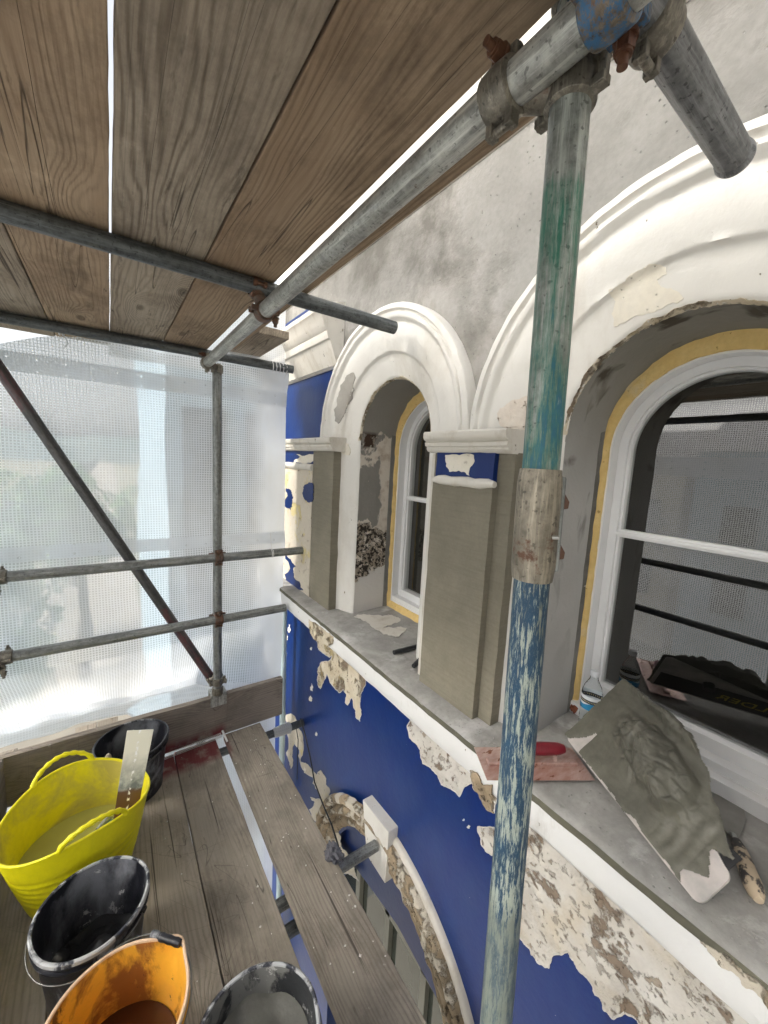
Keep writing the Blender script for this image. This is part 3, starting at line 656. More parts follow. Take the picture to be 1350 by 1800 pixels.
patch('bare_patch', crop(440, 1020, 2.309, [(143,548),(165,540),(185,560),(195,600),(215,640),(218,670),(205,735),(240,755),(270,790),(285,770),(300,790),(308,830),(325,855),(312,900),(350,1000),(370,1080),(420,1160),(440,1220),(380,1190),(320,1060),(240,930),(262,900),(245,880),(285,885),(255,800),(222,775),(200,690),(180,660),(172,700),(165,765),(146,700)]), M['peel_yellow'], sLow, 7, cell=9, edge=True, off=.0008)
for k, (x, y, w, h) in enumerate(((548,1208,2.5,7),(546,1228,3,5),(508,1105,2,8),(505,1120,1.5,5),(556,1290,2,4),(536,1353,2.5,6),(815,1441,2,2),(824,1453,3,3),(503,1150,1.5,4),(547,1140,2,3))):
    patch('paint_chip', [(x-w, y), (x, y-h), (x+w, y-1), (x+w*.6, y+h), (x-w*.5, y+h*.8)], M['cream'], sLow, 20+k, it=2, amp=.2)
# far pilaster: leftover blue and yellow paint
patch('old_paint', crop(480, 500, 2.902, [(155,1050),(170,1020),(200,1010),(208,1040),(208,1095),(190,1110),(165,1100)]), M['blue'], sPil, 31, cell=8, amp=.24)
patch('old_paint', crop(480, 500, 2.902, [(66,1040),(95,1060),(97,1110),(90,1150),(70,1140)]), M['blue'], sPil, 32, cell=8, amp=.24)
patch('old_paint', crop(480, 500, 2.902, [(62,1380),(90,1400),(115,1440),(110,1500),(155,1560),(120,1560),(60,1520)]), M['blue'], sPil, 33, cell=8, amp=.24)
# neck paint losses
def sNeck(x, y): return onX(x, y, .992), NX
patch('bare_patch', crop(480, 500, 2.902, [(880,870),(1025,870),(1028,905),(1000,960),(1002,975),(950,950),(900,955),(885,930)]), M['cream'], sNeck, 34, cell=8)
def sNeck2(x, y): return onX(x, y, 1.002), NX
patch('bare_patch', crop(480, 540, 6, [(250,1550),(470,1560),(465,1610),(400,1640),(350,1650),(280,1640),(215,1640),(230,1610),(290,1580)]), M['cream'], sNeck2, 35, cell=8)
# arch moulding losses
patch('filler_patch', crop(480, 540, 6, [(780,720),(850,690),(866,720),(850,800),(860,880),(830,980),(780,1080),(740,1160),(690,1230),(655,1200),(645,1080),(690,940),(715,820)]), M['grey_patch'], sArch(YC[0]), 41, cell=5, off=.003)
patch('bare_patch', crop(675, 0, 2, [(790,1020),(850,990),(900,950),(950,928),(990,940),(995,965),(960,985),(975,1010),(1040,1030),(1055,1050),(1000,1070),(900,1110),(810,1150),(815,1060)]), M['cream'], sArch(YC[1]), 42, cell=10, off=.002, it=3)
patch('broken_patch', crop(860, 700, 5, [(75,180),(100,90),(190,30),(260,10),(330,-20),(420,30),(430,250),(330,280),(250,285),(170,275),(110,250)]), M['pinkish'], sArch(YC[1]), 43, cell=4, off=.005, it=3)
patch('broken_patch', crop(480, 540, 6, [(715,1480),(745,1430),(800,1440),(820,1500),(810,1560),(770,1555),(730,1540)]), M['cream'], sArch(YC[0]), 44, cell=4, off=.004, it=2)
def sMo(X):
    return lambda x, y: (onX(x, y, X), NX)
patch('broken_patch', crop(480, 1020, 4.5, [(285,310),(320,330),(380,370),(450,420),(480,450),(475,500),(440,520),(400,500),(350,480),(310,440),(295,390)]), M['peel_rough'], sMo(.909), 46, cell=8, off=.003)
patch('broken_patch', crop(440, 1020, 2.309, [(893,770),(925,785),(945,830),(985,830),(990,945),(960,930),(930,870),(905,830)]), M['stone_brown'], sMo(.908), 47, cell=8, off=.004)
patch('broken_patch', crop(830, 1140, 2.596, [(1040,1330),(1100,1365),(1200,1440),(1280,1500),(1350,1560),(1400,1640),(1350,1640),(1290,1560),(1230,1525),(1210,1490),(1160,1460),(1100,1400)]), M['stone_brown'], sMo(.902), 48, cell=8, off=.003)
for yc in YC[:2]:
    rows = []
    for i in range(181):
        a = PI*i/180 * (1.0); w = .006 + .012*max(0, mnoise.noise(Vector((a*9, yc, 0)))) ; j = .003*mnoise.noise(Vector((a*40, yc, 3)))
        rows.append([Vector((profX(min(.57, RI + ww)) - (.0025 if q_ in (1, 2) else -.003), yc + (RI + ww - .001 + j)*math.cos(a), ZS + (RI + ww - .001 + j)*math.sin(a))) for q_, ww in enumerate((-.0005, .002, w*.8, w))])
    prt(MB().grid(rows), 'crumbled_edge', M['peel_rough'], sharp=60)
# white paint left on the small window's sill
def sSill(x, y): return onZ(x, y, SZ+.006), Vector((0, 0, 1))
patch('paint_remnant', crop(480, 1020, 4.5, [(640,290),(760,275),(900,280),(960,290),(1020,310),(960,340),(900,360),(870,380),(960,380),(1010,370),(1060,380),(1020,420),(1000,445),(930,440),(870,430),(840,400),(780,370),(740,330)]), M['white_dirty'], sSill, 45, it=3, off=.003)

# ---------------- downpipe at the wall's far corner
tag(MB().path([(.962, 2.47, -.93), (.965, 2.47, -1.3), (.968, 2.472, -1.7), (.972, 2.475, -2.4), (.972, 2.475, -6)], .021, 20).build('downpipe', M['pipe']), 'pale blue plastic pipe running down beside the sheeting where the blue wall begins', 'pipe')

# ------------------------------------------------------------------ 2. boards
DZ = -1.717
def board(name, x0, x1, y0, y1, ztop, m, label, group, th=.038, bend=0.0):
    loc = ((x0+x1)/2, (y0+y1)/2, ztop - th/2); hx, hy = (x1-x0)/2, (y1-y0)/2
    mb = MB(); n = 90
    ring = []
    for i in range(n+1):
        y = -hy + 2*hy*i/n; e = .0016*mnoise.noise(Vector((y*3, x0*9, 0))); e2 = .0016*mnoise.noise(Vector((y*3, x1*9, 4))) + .0014*mnoise.noise(Vector((y*13, x1*9, 4))) + bend*min(1, max(0, (y + loc[1] - .5)/2.0)); e += .0014*mnoise.noise(Vector((y*13, x0*9, 1)))
        ring.append([Vector((-hx+e, y, -th/2)), Vector((hx+e2, y, -th/2)), Vector((hx+e2, y, th/2)), Vector((-hx+e, y, th/2))])
    mb.rings(ring)
    o = mb.build(name, m, None, bevel=.003); o.location = loc
    return tag(o, label, 'board', group)
cg = 'boards of the lift overhead'
CZ0 = .562 + .038
ceil = [(-.655, -.435, 2.75, 'ceil_brown', 'overhead scaffold board at the outer left edge of the lift'),
        (-.430, -.207, 2.75, 'ceil_grey', 'overhead scaffold board left of the bright gap, second in from it'),
        (-.203, .016, 2.75, 'ceil_brown', 'brownish knotty overhead board directly left of the bright gap'),
        (.025, .247, 2.42, 'ceil_grey', 'grey overhead board with a big knot, directly right of the bright gap'),
        (.251, .459, 2.42, 'ceil_brown', 'dark brown overhead board beside the long ledger tube')]
for x0, x1, y1, mm, lb in ceil: board('scaffold_board', x0, x1, -1.9, y1, CZ0, M[mm], lb, cg, bend=.007 if x1 == .016 else 0)
dg = 'boards of the working deck'
deck = [(-.660, -.437, 2.30, 'dark deck board at the outer edge, left of the yellow tub'), (-.433, -.204, 2.30, 'deck board under the left side of the yellow tub'),
        (-.200, .0265, 2.30, 'deck board under the black and orange buckets'), (.0305, .2555, 2.30, 'deck board between the buckets and the long narrow joint'),
        (.2595, .482, 2.31, 'deck board left of the open gap in the deck'), (.531, .755, 2.315, 'scored inner deck board between the open gap and the blue wall')]
for k, (x0, x1, y1, lb) in enumerate(deck): board('scaffold_board', x0, x1, -1.9, y1, DZ + (.001*k if k < 5 else .004), M['deck'], lb, dg)
pg = 'board ends beyond the toe board'
for x0, x1, y1, lb in ((-.62, -.455, 2.72, 'dark board end sticking out beyond the toe board at the far left'), (-.205, -.105, 2.76, 'pale board end beyond the toe board, left of the narrow crack'), (-.101, .002, 2.76, 'pale board end beyond the toe board, right of the narrow crack')):
    board('board_end', x0, x1, 2.365, y1, DZ+.05, M['pale_wood'] if x0 > -.3 else M['deck'], lb, pg)
# toe boards
mb = MB()
for (x0, x1) in ((-.62, .905),):
    n = 14; rg = []
    for i in range(n+1):
        x = x0 + (x1-x0)*i/n; e = .003*mnoise.noise(Vector((x*4, 1, 0)))
        rg.append([Vector((x, 2.318, -1.712)), Vector((x, 2.356, -1.712)), Vector((x, 2.356, -1.452+e)), Vector((x, 2.318, -1.452+e))])
    mb.rings(rg)
tag(mb.build('toe_board', M['toe'], None, bevel=.003, loc=(.14, 2.337, -1.58)), 'upright grey toe board across the far end of the deck, red stain on it', 'toe board', 'toe boards')
tag(MB().box((-.475, -1.9, -1.712), (-.437, 2.312, -1.45)).build('toe_board', M['toe_side'], None, bevel=.003, loc=(-.456, .2, -1.58)), 'upright toe board along the outer left edge behind the yellow tub', 'toe board', 'toe boards')
tag(MB().box((.543, -1.9, .5655), (.579, 2.27, .601)).build('timber_batten', M['ceil_brown'], None, bevel=.002, loc=(.56, .2, .58)), 'thin brown timber batten running beside the long ledger tube overhead', 'batten')
tag(MB().box((.60, 2.04, .612), (.79, 2.62, .65)).build('timber_offcut', M['ceil_grey'], None, bevel=.003, loc=(.7, 2.3, .63)), 'short grey timber board end above the far transom near the wall', 'board')

# ------------------------------------------------------------------ 3. tubes and couplers
TR = .02415
def stube(p, q, m, label, r=TR, group='scaffold tubes', name='scaffold_tube', seg=32):
    p = Vector(p); q = Vector(q); d = q - p; L = d.length
    mb = MB().tube((0, 0, -L/2), (0, 0, L/2), r, seg, hollow=.84, n=12)
    o = mb.build(name, m, None, sharp=40); o.location = (p+q)/2; o.rotation_euler = d.to_track_quat('Z', 'Y').to_euler()
    return tag(o, label, 'tube', group)
S1 = onX(1001, 200, .482); S2 = onX(887.5, 1600, .482); SD = (S2-S1).normalized()
def sp_at(z): return S1 + SD * ((z - S1.z)/SD.z)
stube(sp_at(.80), sp_at(-.07), M['tube_green'], 'upright tube with green and turquoise paint, above the sleeve')
stube(sp_at(-.08), sp_at(-3.0), M['tube_blue'], 'upright tube with scratched blue paint, below the sleeve', name='scaffold_tube')
stube((.430, -1.9, .497), (.430, 2.262, .462), M['galv_light'], 'long worn ledger tube running away under the overhead boards')
stube((-.85, 1.345, .535), (.944, 1.318, .535), M['galv_dark'], 'dark transom tube crossing under the overhead boards to the small arch')
stube((-.85, 2.43, .535), (.935, 2.345, .535), M['galv_dark'], 'far transom tube at the end of the overhead boards, cord wrapped at its end')
bt = thing('scaffold_tube', 'thick grey tube end poking out at top right with traces of red paint', 'tube', (.4, .265, .535), 'scaffold tubes')
rgs = []
for k in range(15):
    x = -.85 + (.868+.85)*k/14; rr = TR
    rgs.append([Vector((x, .268 - .004*k/14 + rr*math.cos(2*PI*i/32), .535 + rr*math.sin(2*PI*i/32))) for i in range(32)])
MB().rings(rgs[::-1], hollow=.84, d=Vector((-1, 0, 0))).build('tube_wall', M['big_tube'], bt, sharp=40)
rgs = [[Vector((x, .264 + rr*math.cos(2*PI*i/32), .535 + rr*math.sin(2*PI*i/32))) for i in range(32)] for x, rr in ((.858, .0243), (.861, .0262), (.868, .0272), (.873, .0262), (.875, .0235), (.873, .0205))]
MB().rings(rgs, cap=False).build('lip', M['big_tube'], bt, sharp=40)
stube((-.62, 2.27, -.578), (1.0, 2.27, -.582), M['galv'], 'upper guard rail tube across the far end, in front of the sheeting')
stube((-.62, 2.27, -.945), (.892, 2.27, -.945), M['galv'], 'lower guard rail tube across the far end, ending at the sill')
stube((.495, 2.315, .47), (.493, 2.298, -1.43), M['galv'], 'upright tube at the far end of the deck in front of the sheeting')
b1 = onY(-60, 562, 2.36); b2 = onY(373, 1195, 2.36)
stube(b1, b2, M['brace'], 'diagonal brace tube, dark with reddish ends, across the white sheeting', name='brace_tube')
stube((-.47, 2.27, 1.0), (-.47, 2.27, -3.0), M['galv'], 'outer upright tube at the far left corner', seg=24)
stube((-.50, .40, 1.0), (-.50, .40, -3.0), M['galv'], 'outer upright tube on the open left side', seg=24)
for z, w in ((-.58, 'upper'), (-.945, 'lower'), (.455, 'top')): stube((-.44, -1.9, z-.05), (-.44, 2.6, z-.05), M['galv_dark'], w + ' outer guard rail tube, mirrored in the large window', seg=24)
# tubes carrying the deck
stube((-.6, 2.262, -1.785), (1.03, 2.262, -1.785), M['galv_dark'], 'transom tube under the deck meeting the blue wall at the far end')
stube((-.6, 1.295, -1.785), (.975, 1.285, -1.785), M['galv'], 'transom tube under the deck butting against the white keystone block')
stube((-.6, 1.205, -1.80), (.62, 1.195, -1.80), M['galv_dark'], 'second transom tube under the deck seen through the gap')
stube((-.6, .2, -1.785), (.975, .2, -1.785), M['galv_dark'], 'transom tube under the near end of the deck')
stube((.43, -1.9, -1.84), (.43, 2.5, -1.84), M['galv_dark'], 'ledger tube under the deck boards')

def ring_band(mb, c, axis, r0=.0247, r1=.0305, w=.045, a0=0, a1=2*PI, seg=28):
    c = Vector(c); axis = Vector(axis).normalized(); u = axis.orthogonal().normalized(); v = axis.cross(u)
    rows = []
    for i in range(seg+1):
        a = a0 + (a1-a0)*i/seg; d = u*math.cos(a) + v*math.sin(a)
        rows.append([c + d*r0 - axis*w/2, c + d*r1 - axis*w/2*.86, c + d*(r1+.0015), c + d*r1 + axis*w/2*.86, c + d*r0 + axis*w/2])
    mb.grid(rows); return mb
def coupler(name, c1, ax1, c2, ax2, m, label, bolts=None, bm=None, group='scaffold couplers', bdir=(0, 0, -1), boff=.038):
    """double coupler: a band round each of two crossing tubes, flap lugs, two T-bolts with nuts"""
    c1 = Vector(c1); c2 = Vector(c2); ax1 = Vector(ax1).normalized(); ax2 = Vector(ax2).normalized(); mid = (c1+c2)/2
    t = thing(name, label, 'coupler', tuple(mid), group)
    for c, ax, oc, oax in ((c1, ax1, c2, ax2), (c2, ax2, c1, ax1)):
        mb = MB(); ring_band(mb, c, ax)
        side = oax if abs(oax.dot(ax)) < .9 else ax.orthogonal()
        side = (side - side.dot(ax)*ax).normalized(); out = (c - oc); out = (out - out.dot(ax)*ax - out.dot(side)*side); out = out.normalized() if out.length > 1e-4 else ax.cross(side)
        for s in (1, -1):
            # forked lugs at both lips
            Mx = Matrix.Translation(c + side*s*.036) @ Matrix((( *side[:],), ( *out[:],), ( *ax[:],))).transposed().to_4x4()
            mb.box((-.009, -.008, -.0205), (.009, .008, -.010), Mx).box((-.009, -.008, .010), (.009, .008, .0205), Mx)
            mb.tube(c + side*s*.040 - ax*.021, c + side*s*.040 + ax*.021, .0058, 12)
        mb.build('band', m, t, bevel=.001)
        b = MB(); p = c + side*boff; dd = out
        b.tube(p - dd*.022, p + dd*.040, .0056, 14)
        b.tube(p + dd*.010, p + dd*.014, .0125, 18); b.tube(p + dd*.014, p + dd*.026, .0105, 6); b.tube(p + dd*.026, p + dd*.029, .0088, 14)
        b.build('bolt', bm or M['bolt'], t)
    MB().tube(c1, c2, .021, 16).build('saddle', m, t)
    return t
Z_ = (0, 0, 1); Y_ = (0, 1, 0); X_ = (1, 0, 0)
cl = lambda y: (.430, y, .497 - .035*(y+1.9)/4.162)
coupler('scaffold_coupler', cl(.385), Y_, sp_at(.47), Z_, M['coupler'], 'big olive-grey coupler clasping the long ledger at top right')
coupler('scaffold_coupler', cl(.255), Y_, (.455, .266, .535), X_, M['coupler_blue'], 'rusty coupler with flaking blue paint at top right, beside the thick tube', bm=M['bolt'])
coupler('scaffold_coupler', (.545, .268, .535), X_, sp_at(.585), Z_, M['coupler'], 'coupler joining thick tube and green upright, bolt pointing down')
coupler('scaffold_coupler', cl(1.335), Y_, (.405, 1.335, .535), X_, M['rusty'], 'very rusty coupler hanging under the middle transom', bm=M['rusty'])
coupler('scaffold_coupler', cl(2.235), Y_, (.493, 2.31, .455), Z_, M['coupler'], 'dark coupler at the far end of the long ledger, top of far upright')
coupler('scaffold_coupler', (.493, 2.27, -.58), X_, (.494, 2.31, -.58), Z_, M['rusty'], 'rusty coupler where the upper guard rail crosses the far upright', bm=M['rusty'])
coupler('scaffold_coupler', (.493, 2.27, -.945), X_, (.494, 2.31, -.945), Z_, M['rusty'], 'rusty coupler where the lower guard rail crosses the far upright', bm=M['rusty'])
coupler('scaffold_coupler', (.485, 2.345, -1.335), b2-b1, (.493, 2.30, -1.34), Z_, M['coupler'], 'dark swivel coupler at the foot of the diagonal brace', bm=M['coupler'])
for z, w in ((-.578, 'upper'), (-.945, 'lower')):
    coupler('scaffold_coupler', (-.395, 2.27, z), X_, (-.44, 2.235, z-.04), Y_, M['coupler'], 'grey coupler at the left end of the %s far guard rail' % w, bm=M['coupler'])
coupler('scaffold_coupler', (-.43, 2.41, .535), X_, (-.44, 2.38, .455), Y_, M['rusty'], 'rusty coupler under the far transom at the left edge', bm=M['rusty'])
# toe board clip at the far upright's foot
t = thing('toe_board_clip', 'pale metal clip hooked over the toe board under the far upright', 'clip', (.5, 2.31, -1.43))
MB().box((.455, 2.296, -1.50), (.545, 2.304, -1.425)).box((.455, 2.296, -1.428), (.545, 2.375, -1.421)).box((.455, 2.368, -1.50), (.545, 2.375, -1.421)).build('clip_plate', M['galv_light'], t, bevel=.003)
ring = MB(); ring_band(ring, (.493, 2.30, -1.40), Z_); ring.build('clip_band', M['coupler'], t)
# sleeve on the near upright
def sleeve():
    t = thing('sleeve_coupler', 'mottled steel sleeve coupler joining the green and blue uprights', 'coupler', tuple(sp_at(-.075)), 'scaffold couplers')
    a, b = sp_at(.003), sp_at(-.150); d = (b-a).normalized()
    side = Vector((.70, -.71, 0)).normalized(); vdir = Vector((-.71, -.70, 0))
    mb = MB(); rows = []; seg = 48
    for k in range(9):
        tt = k/8; c = a.lerp(b, tt); rr = .0292 - (.0022 if k in (0, 8) else 0)
        rows.append([c + (vdir*math.cos(2*PI*i/seg) + side*math.sin(2*PI*i/seg))*rr for i in range(seg)])
    mb.rings(rows, cap=True); mb.build('sleeve_body', M['sleeve'], t, sharp=50)
    # clamp seam and flange on the wall side
    c = a.lerp(b, .5); up = -d
    Mx = Matrix.Translation(c + side*.031) @ Matrix(((*side[:],), (*vdir.cross(side).normalized()[:],), (*up[:],))).transposed().to_4x4()
    MB().box((-.006, -.020, -.064), (.0045, .004, .068), Matrix.Translation(c + side*.0295) @ Matrix(((*side[:],), (*vdir[:],), (*up[:],))).transposed().to_4x4()).build('clamp_flange', M['galv'], t, bevel=.003)
    for z in (.034, -.036):
        w = MB(); Mz = Matrix.Translation(c + side*.031 + up*z + vdir*-.008) @ Matrix(((*side[:],), (*vdir[:],), (*up[:],))).transposed().to_4x4()
        pts = [(.002, -.006, .013), (.010, -.006, .0), (.009, -.006, -.009), (.002, -.006, -.011)]
        w.add([Mz @ Vector(p) for p in pts] + [Mz @ Vector((p[0], .008, p[2])) for p in pts], [(0,1,2,3), (7,6,5,4), (0,1,5,4), (1,2,6,5), (2,3,7,6), (3,0,4,7)]); w.build('wedge', M['bolt'], t, bevel=.001)
    Mz = c + vdir*.027 + side*.016 - up*.012
    MB().tube(Mz, Mz + vdir*.003 + side*.008 + up*.001, .0028, 10).build('pin', M['steel_wire'], t)
sleeve()

# ------------------------------------------------------------------ 4. sheeting
def sheet(name, f, u0, u1, v0, v1, nu, nv, m, label, loc, parent=None):
    rows = [[f(u0 + (u1-u0)*i/nu, v0 + (v1-v0)*j/nv) for i in range(nu+1)] for j in range(nv+1)]
    o = MB().grid(rows).build(name, m, parent, loc=loc if not parent else None, sharp=180)
    if label: tag(o, label, 'sheeting', 'scaffold sheeting')
    return o
def fEnd(x, z):
    fold = .022*mnoise.noise(Vector((x*2.2, z*1.4, 0))) + .010*mnoise.noise(Vector((x*7+z*2, z*1.2-x, 4))) + .006*abs(mnoise.noise(Vector((x*5+z*6, z*3-x*4, 8)))) + .010*mnoise.noise(Vector((x*1.0, z*9, 2)))*max(0, .2-abs(z+.75))*4
    pull = 0
    for (px, pz) in ((-.36, -.62), (-.36, -1.0), (.90, -.58), (-.2, .50), (.9, .5)):
        d = math.hypot(x-px, z-pz); pull += -.035*math.exp(-(d/.09)**2)
    low = max(0, -1.10 - z) * (1 - min(1, max(0, (x-.45)/.35))); y = 2.405 + fold + pull + low*.75 + .01*mnoise.noise(Vector((x*5, z*5, 9)))*low*6
    return Vector((x, y, z))
TOPZ = lambda x: .515 - .34*max(0, -.10-x) + .006*math.sin(x*17)
def fE2(x, v): return fEnd(x, -1.62 + (TOPZ(x)+1.62)*v)
net = sheet('debris_sheeting', fE2, -.60, .925, 0, 1, 120, 110, M['net'], 'translucent white gridded sheeting across the far end of the scaffold', (0, 2.4, 0))
for z0, z1 in ((.315, .40), (-.545, -.475), (-1.60, -1.52)):
    sheet('reinforced_band', lambda x, z: fEnd(x, z) + Vector((0, -.003, 0)), -.60, .925, z0, z1, 100, 6, M['net_band'], None, None, net)
def fFlap(x, v):
    p = fEnd(x, -1.60); yb = 2.74 + .06*mnoise.noise(Vector((x*3, 0, 2))) - (.25 if x > .05 else 0)*min(1, max(0, (x-.05)*8))
    return Vector((x, p.y + (yb-p.y)*v, -1.60 - .066*min(1, v*1.6) + .012*mnoise.noise(Vector((x*8, v*3, 1))) + .012))
tag(sheet('sheeting_flap', fFlap, -.60, .93, 0, 1, 90, 16, M['net_flap'], None, (0, 2.6, -1.6)), 'loose lower hem of white sheeting lying over the board ends', 'sheeting', 'scaffold sheeting')
def fUp(x, v):
    return Vector((x, 2.52 + .02*mnoise.noise(Vector((x*4, v*2, 0))), .47 + .5*v))
tag(sheet('sheeting_overlap', fUp, .02, .95, 0, 1, 40, 16, M['net_flap'], None, (.5, 2.5, .7)), 'upper overlap of white sheeting above the far transom near the wall', 'sheeting', 'scaffold sheeting')
def fLow(x, v): return Vector((x, 2.56 + .03*mnoise.noise(Vector((x*3, v*3, 7))), -1.78 - 2.3*v))
tag(sheet('sheeting_below', fLow, -.6, .95, 0, 1, 50, 40, M['net_flap'], None, (.2, 2.56, -2.9)), 'white sheeting hanging below deck level, seen through the deck gap', 'sheeting', 'scaffold sheeting')
def fSide(y, z): return Vector((-.60 + .014*mnoise.noise(Vector((y*2, z*1.5, 3))), y, z))
ns = sheet('debris_sheeting', fSide, -2.2, 2.62, -3.2, 2.7, 90, 100, M['net_side'], 'translucent white sheeting along the outer side, mirrored in the large window', (-.6, .2, -1))
for z0, z1 in ((.02, .16), (-.52, -.44), (-1.65, -1.5)):
    sheet('reinforced_band', lambda y, z: fSide(y, z) + Vector((.003, 0, 0)), -2.2, 2.6, z0, z1, 70, 6, M['net_side_band'], None, None, ns)

# more crumbs lie on the deck under the sheeting
# cord ties
def loop(c, ax, r, n=24, tail=None, turns=1, pitch=0.0):
    c = Vector(c); ax = Vector(ax).normalized(); u = ax.orthogonal().normalized(); v = ax.cross(u)
    pts = [c + (u*math.cos(2*PI*i/n) + v*math.sin(2*PI*i/n))*(r+.0015*math.sin(i*1.7)) + ax*pitch*i/n for i in range(int(n*turns)+1)]
    return pts + ([pts[-1] + Vector(tq) for tq in tail] if tail else [])
tag(MB().path(loop((.80, 2.352, .535), X_, .027, turns=5, pitch=.021, tail=[(.0, -.01, -.04), (-.02, -.02, -.08)]), .0022, 6).build('cord_tie', M['tie'], None, loc=(.85, 2.35, .53)), 'white cord wound round the end of the far transom tube', 'cord', 'sheeting ties')
tag(MB().path(loop((-.175, 2.415, .535), X_, .028, turns=2, pitch=.012, tail=[(0, -.005, -.04), (.012, -.01, -.08), (-.005, 0, -.10)]), .0024, 6).build('cord_tie', M['tie'], None, loc=(-.17, 2.41, .53)), 'white cord tie on the far transom tube above the sheeting', 'cord', 'sheeting ties')
tag(MB().path(loop((.79, 2.27, -.58), X_, .027, turns=2, pitch=.008, tail=[(.0, .02, .03), (.01, .06, .09)]), .002, 6).build('cord_tie', M['tie'], None, loc=(.79, 2.27, -.58)), 'white cord tie near the wall end of the upper guard rail', 'cord', 'sheeting ties')
# cable hanging by the blue wall
a = Vector((.99, 2.235, -1.765)); pts = []
for px, py, X in ((528,1263,1.0), (536,1290,1.0), (545,1330,.99), (553,1375,.96), (568,1415,.92), (583,1450,.86), (594,1485,.83), (601,1523,.80), (598,1540,.78)): pts.append(onX(px, py, X))
sm = []
for i in range(len(pts)-1):
    for k in range(4): sm.append(pts[i].lerp(pts[i+1], k/4))
tag(MB().path(sm, .0042, 8).build('black_cable', M['black_wire'], None, loc=tuple(pts[3])), 'long black cable drooping from the wall tube to the deck edge', 'cable', 'cables')
pts = [onX(px, py, 1.0) for px, py in ((519,1270),(524,1300),(523,1335),(522,1370))]
tag(MB().path(pts, .003, 8).build('black_cable', M['black_wire'], None, loc=tuple(pts[1])), 'short thin black cable hanging left of the long one', 'cable', 'cables')
# wrap and rag on the tube by the wall; clod at the deck edge
mb = MB(); mb.lathe([(.024,-.06),(.030,-.05),(.034,-.01),(.031,.03),(.036,.05),(.026,.06)], seg=20, wob=lambda a, z: (.005*mnoise.noise(Vector((math.cos(a)*3, math.sin(a)*3, z*40))), 0))
o = mb.build('plastic_wrap', M['net_flap'], None); o.rotation_euler = (0, R_(90), 0); o.location = (.885, 2.262, -1.785); tag(o, 'white plastic film wrapped round the tube by the blue wall', 'plastic wrap')
def blob(name, c, r, m, label, cat, sc=(1, 1, 1), seed=0, n=3, amp=.4):
    bm = bmesh.new(); bmesh.ops.create_icosphere(bm, subdivisions=n, radius=1)
    for v in bm.verts:
        q = v.co*1.6 + Vector((seed, seed*2, 0)); k = 1 + amp*mnoise.fractal(q, 1, 2, 4); v.co = Vector((v.co.x*sc[0], v.co.y*sc[1], v.co.z*sc[2]))*k*r
    me = bpy.data.meshes.new(name); bm.to_mesh(me); bm.free(); me.shade_smooth(); me.materials.append(m)
    o = bpy.data.objects.new(name, me); C.objects.link(o); o.location = c
    if label: tag(o, label, cat)
    return o
blob('rag', tuple(onZ(586, 1500, DZ+.02)), .030, simple('grey_rag', (.10, .10, .115), .9, bump=.6, n=60), 'crumpled dark grey rag on the edge of the inner deck board', 'rag', (1, 1.3, .7), 3, n=4, amp=.8)

# ------------------------------------------------------------------ 5. tub and buckets
def plastic(name, c, spl, lo=.56, hi=.62, sc=9, rough=.38, am=.9, c2=None, lo2=.6, hi2=.66, zs=.5):
    t = NT(name); v = t.obj(); n1 = t.noise(t.scale(v, (1, 1, zs)), sc, 8, .65, .4); n2 = t.noise(v, 60, 4, .6)
    col = t.mix(n2, tuple(x*.9 for x in c), tuple(min(1, x*1.1) for x in c))
    k = t.math('MULTIPLY', t.mask(n1, lo, hi), am); col = t.mix(k, col, spl)
    if c2: col = t.mix(t.math('MULTIPLY', t.mask(t.noise(v, sc*2.1, 7, .7, .5), lo2, hi2), .85), col, c2)
    return t.fin(col, t.math('MULTIPLY_ADD', k, .4, rough), nrm=t.bump(t.math('ADD', t.math('MULTIPLY', k, .8), t.math('MULTIPLY', n2, .4)), .6, .004))
M['black_pl'] = plastic('black_bucket_plastic', (.012, .013, .018), (.30, .31, .33), .54, .62, 9, .35)
M['black_in'] = plastic('black_bucket_inside', (.012, .013, .018), (.26, .27, .30), .48, .66, 6, .3, .75, (.50, .50, .50), .60, .63)
M['black_in3'] = plastic('mortar_bucket_inside', (.016, .018, .021), (.17, .17, .16), .48, .53, 9, .45, .9, (.42, .42, .40), .56, .59)
M['rim_splash'] = plastic('splashed_rim', (.03, .033, .045), (.50, .51, .52), .46, .53, 13, .4)
M['yellow'] = plastic('yellow_tub_plastic', (.86, .78, .008), (.62, .58, .02), .55, .8, 6, .42, .5)
M['yellow_in'] = plastic('yellow_tub_inside', (.80, .72, .012), (.42, .35, .12), .44, .62, 5, .5, .75, (.24, .19, .08), .64, .70, 1.0)
M['orange'] = plastic('orange_bucket_plastic', (.82, .44, .06), (.74, .58, .38), .50, .62, 4, .45, .5)
M['orange_in'] = plastic('orange_bucket_inside', (.84, .42, .04), (.20, .05, .01), .50, .60, 8, .4, .85, (.05, .012, .005), .6, .64)
M['orange_rim'] = plastic('orange_bucket_rim', (.78, .56, .38), (.42, .25, .14), .55, .65, 9, .5, .6)
M['brown_water'] = simple('brown_water', (.055, .016, .005), .12, n=5, var=.5, bump=.05)
M['grey_water'] = simple('murky_yellow_water', (.42, .40, .12), .06, n=4, var=.25, bump=.04)
M['black_water'] = simple('dark_slurry', (.02, .02, .022), .25, n=12, var=.6, bump=.4)
M['mortar'] = plaster_mat('wet_mortar', (.13, .125, .10), (.085, .082, .066), 14, None, rough=.42, bump=.4, pits=False, dist=.003, fine=130)
M['grey_slurry'] = simple('grey_slurry', (.11, .11, .10), .5, n=22, var=.5, bump=1.0)

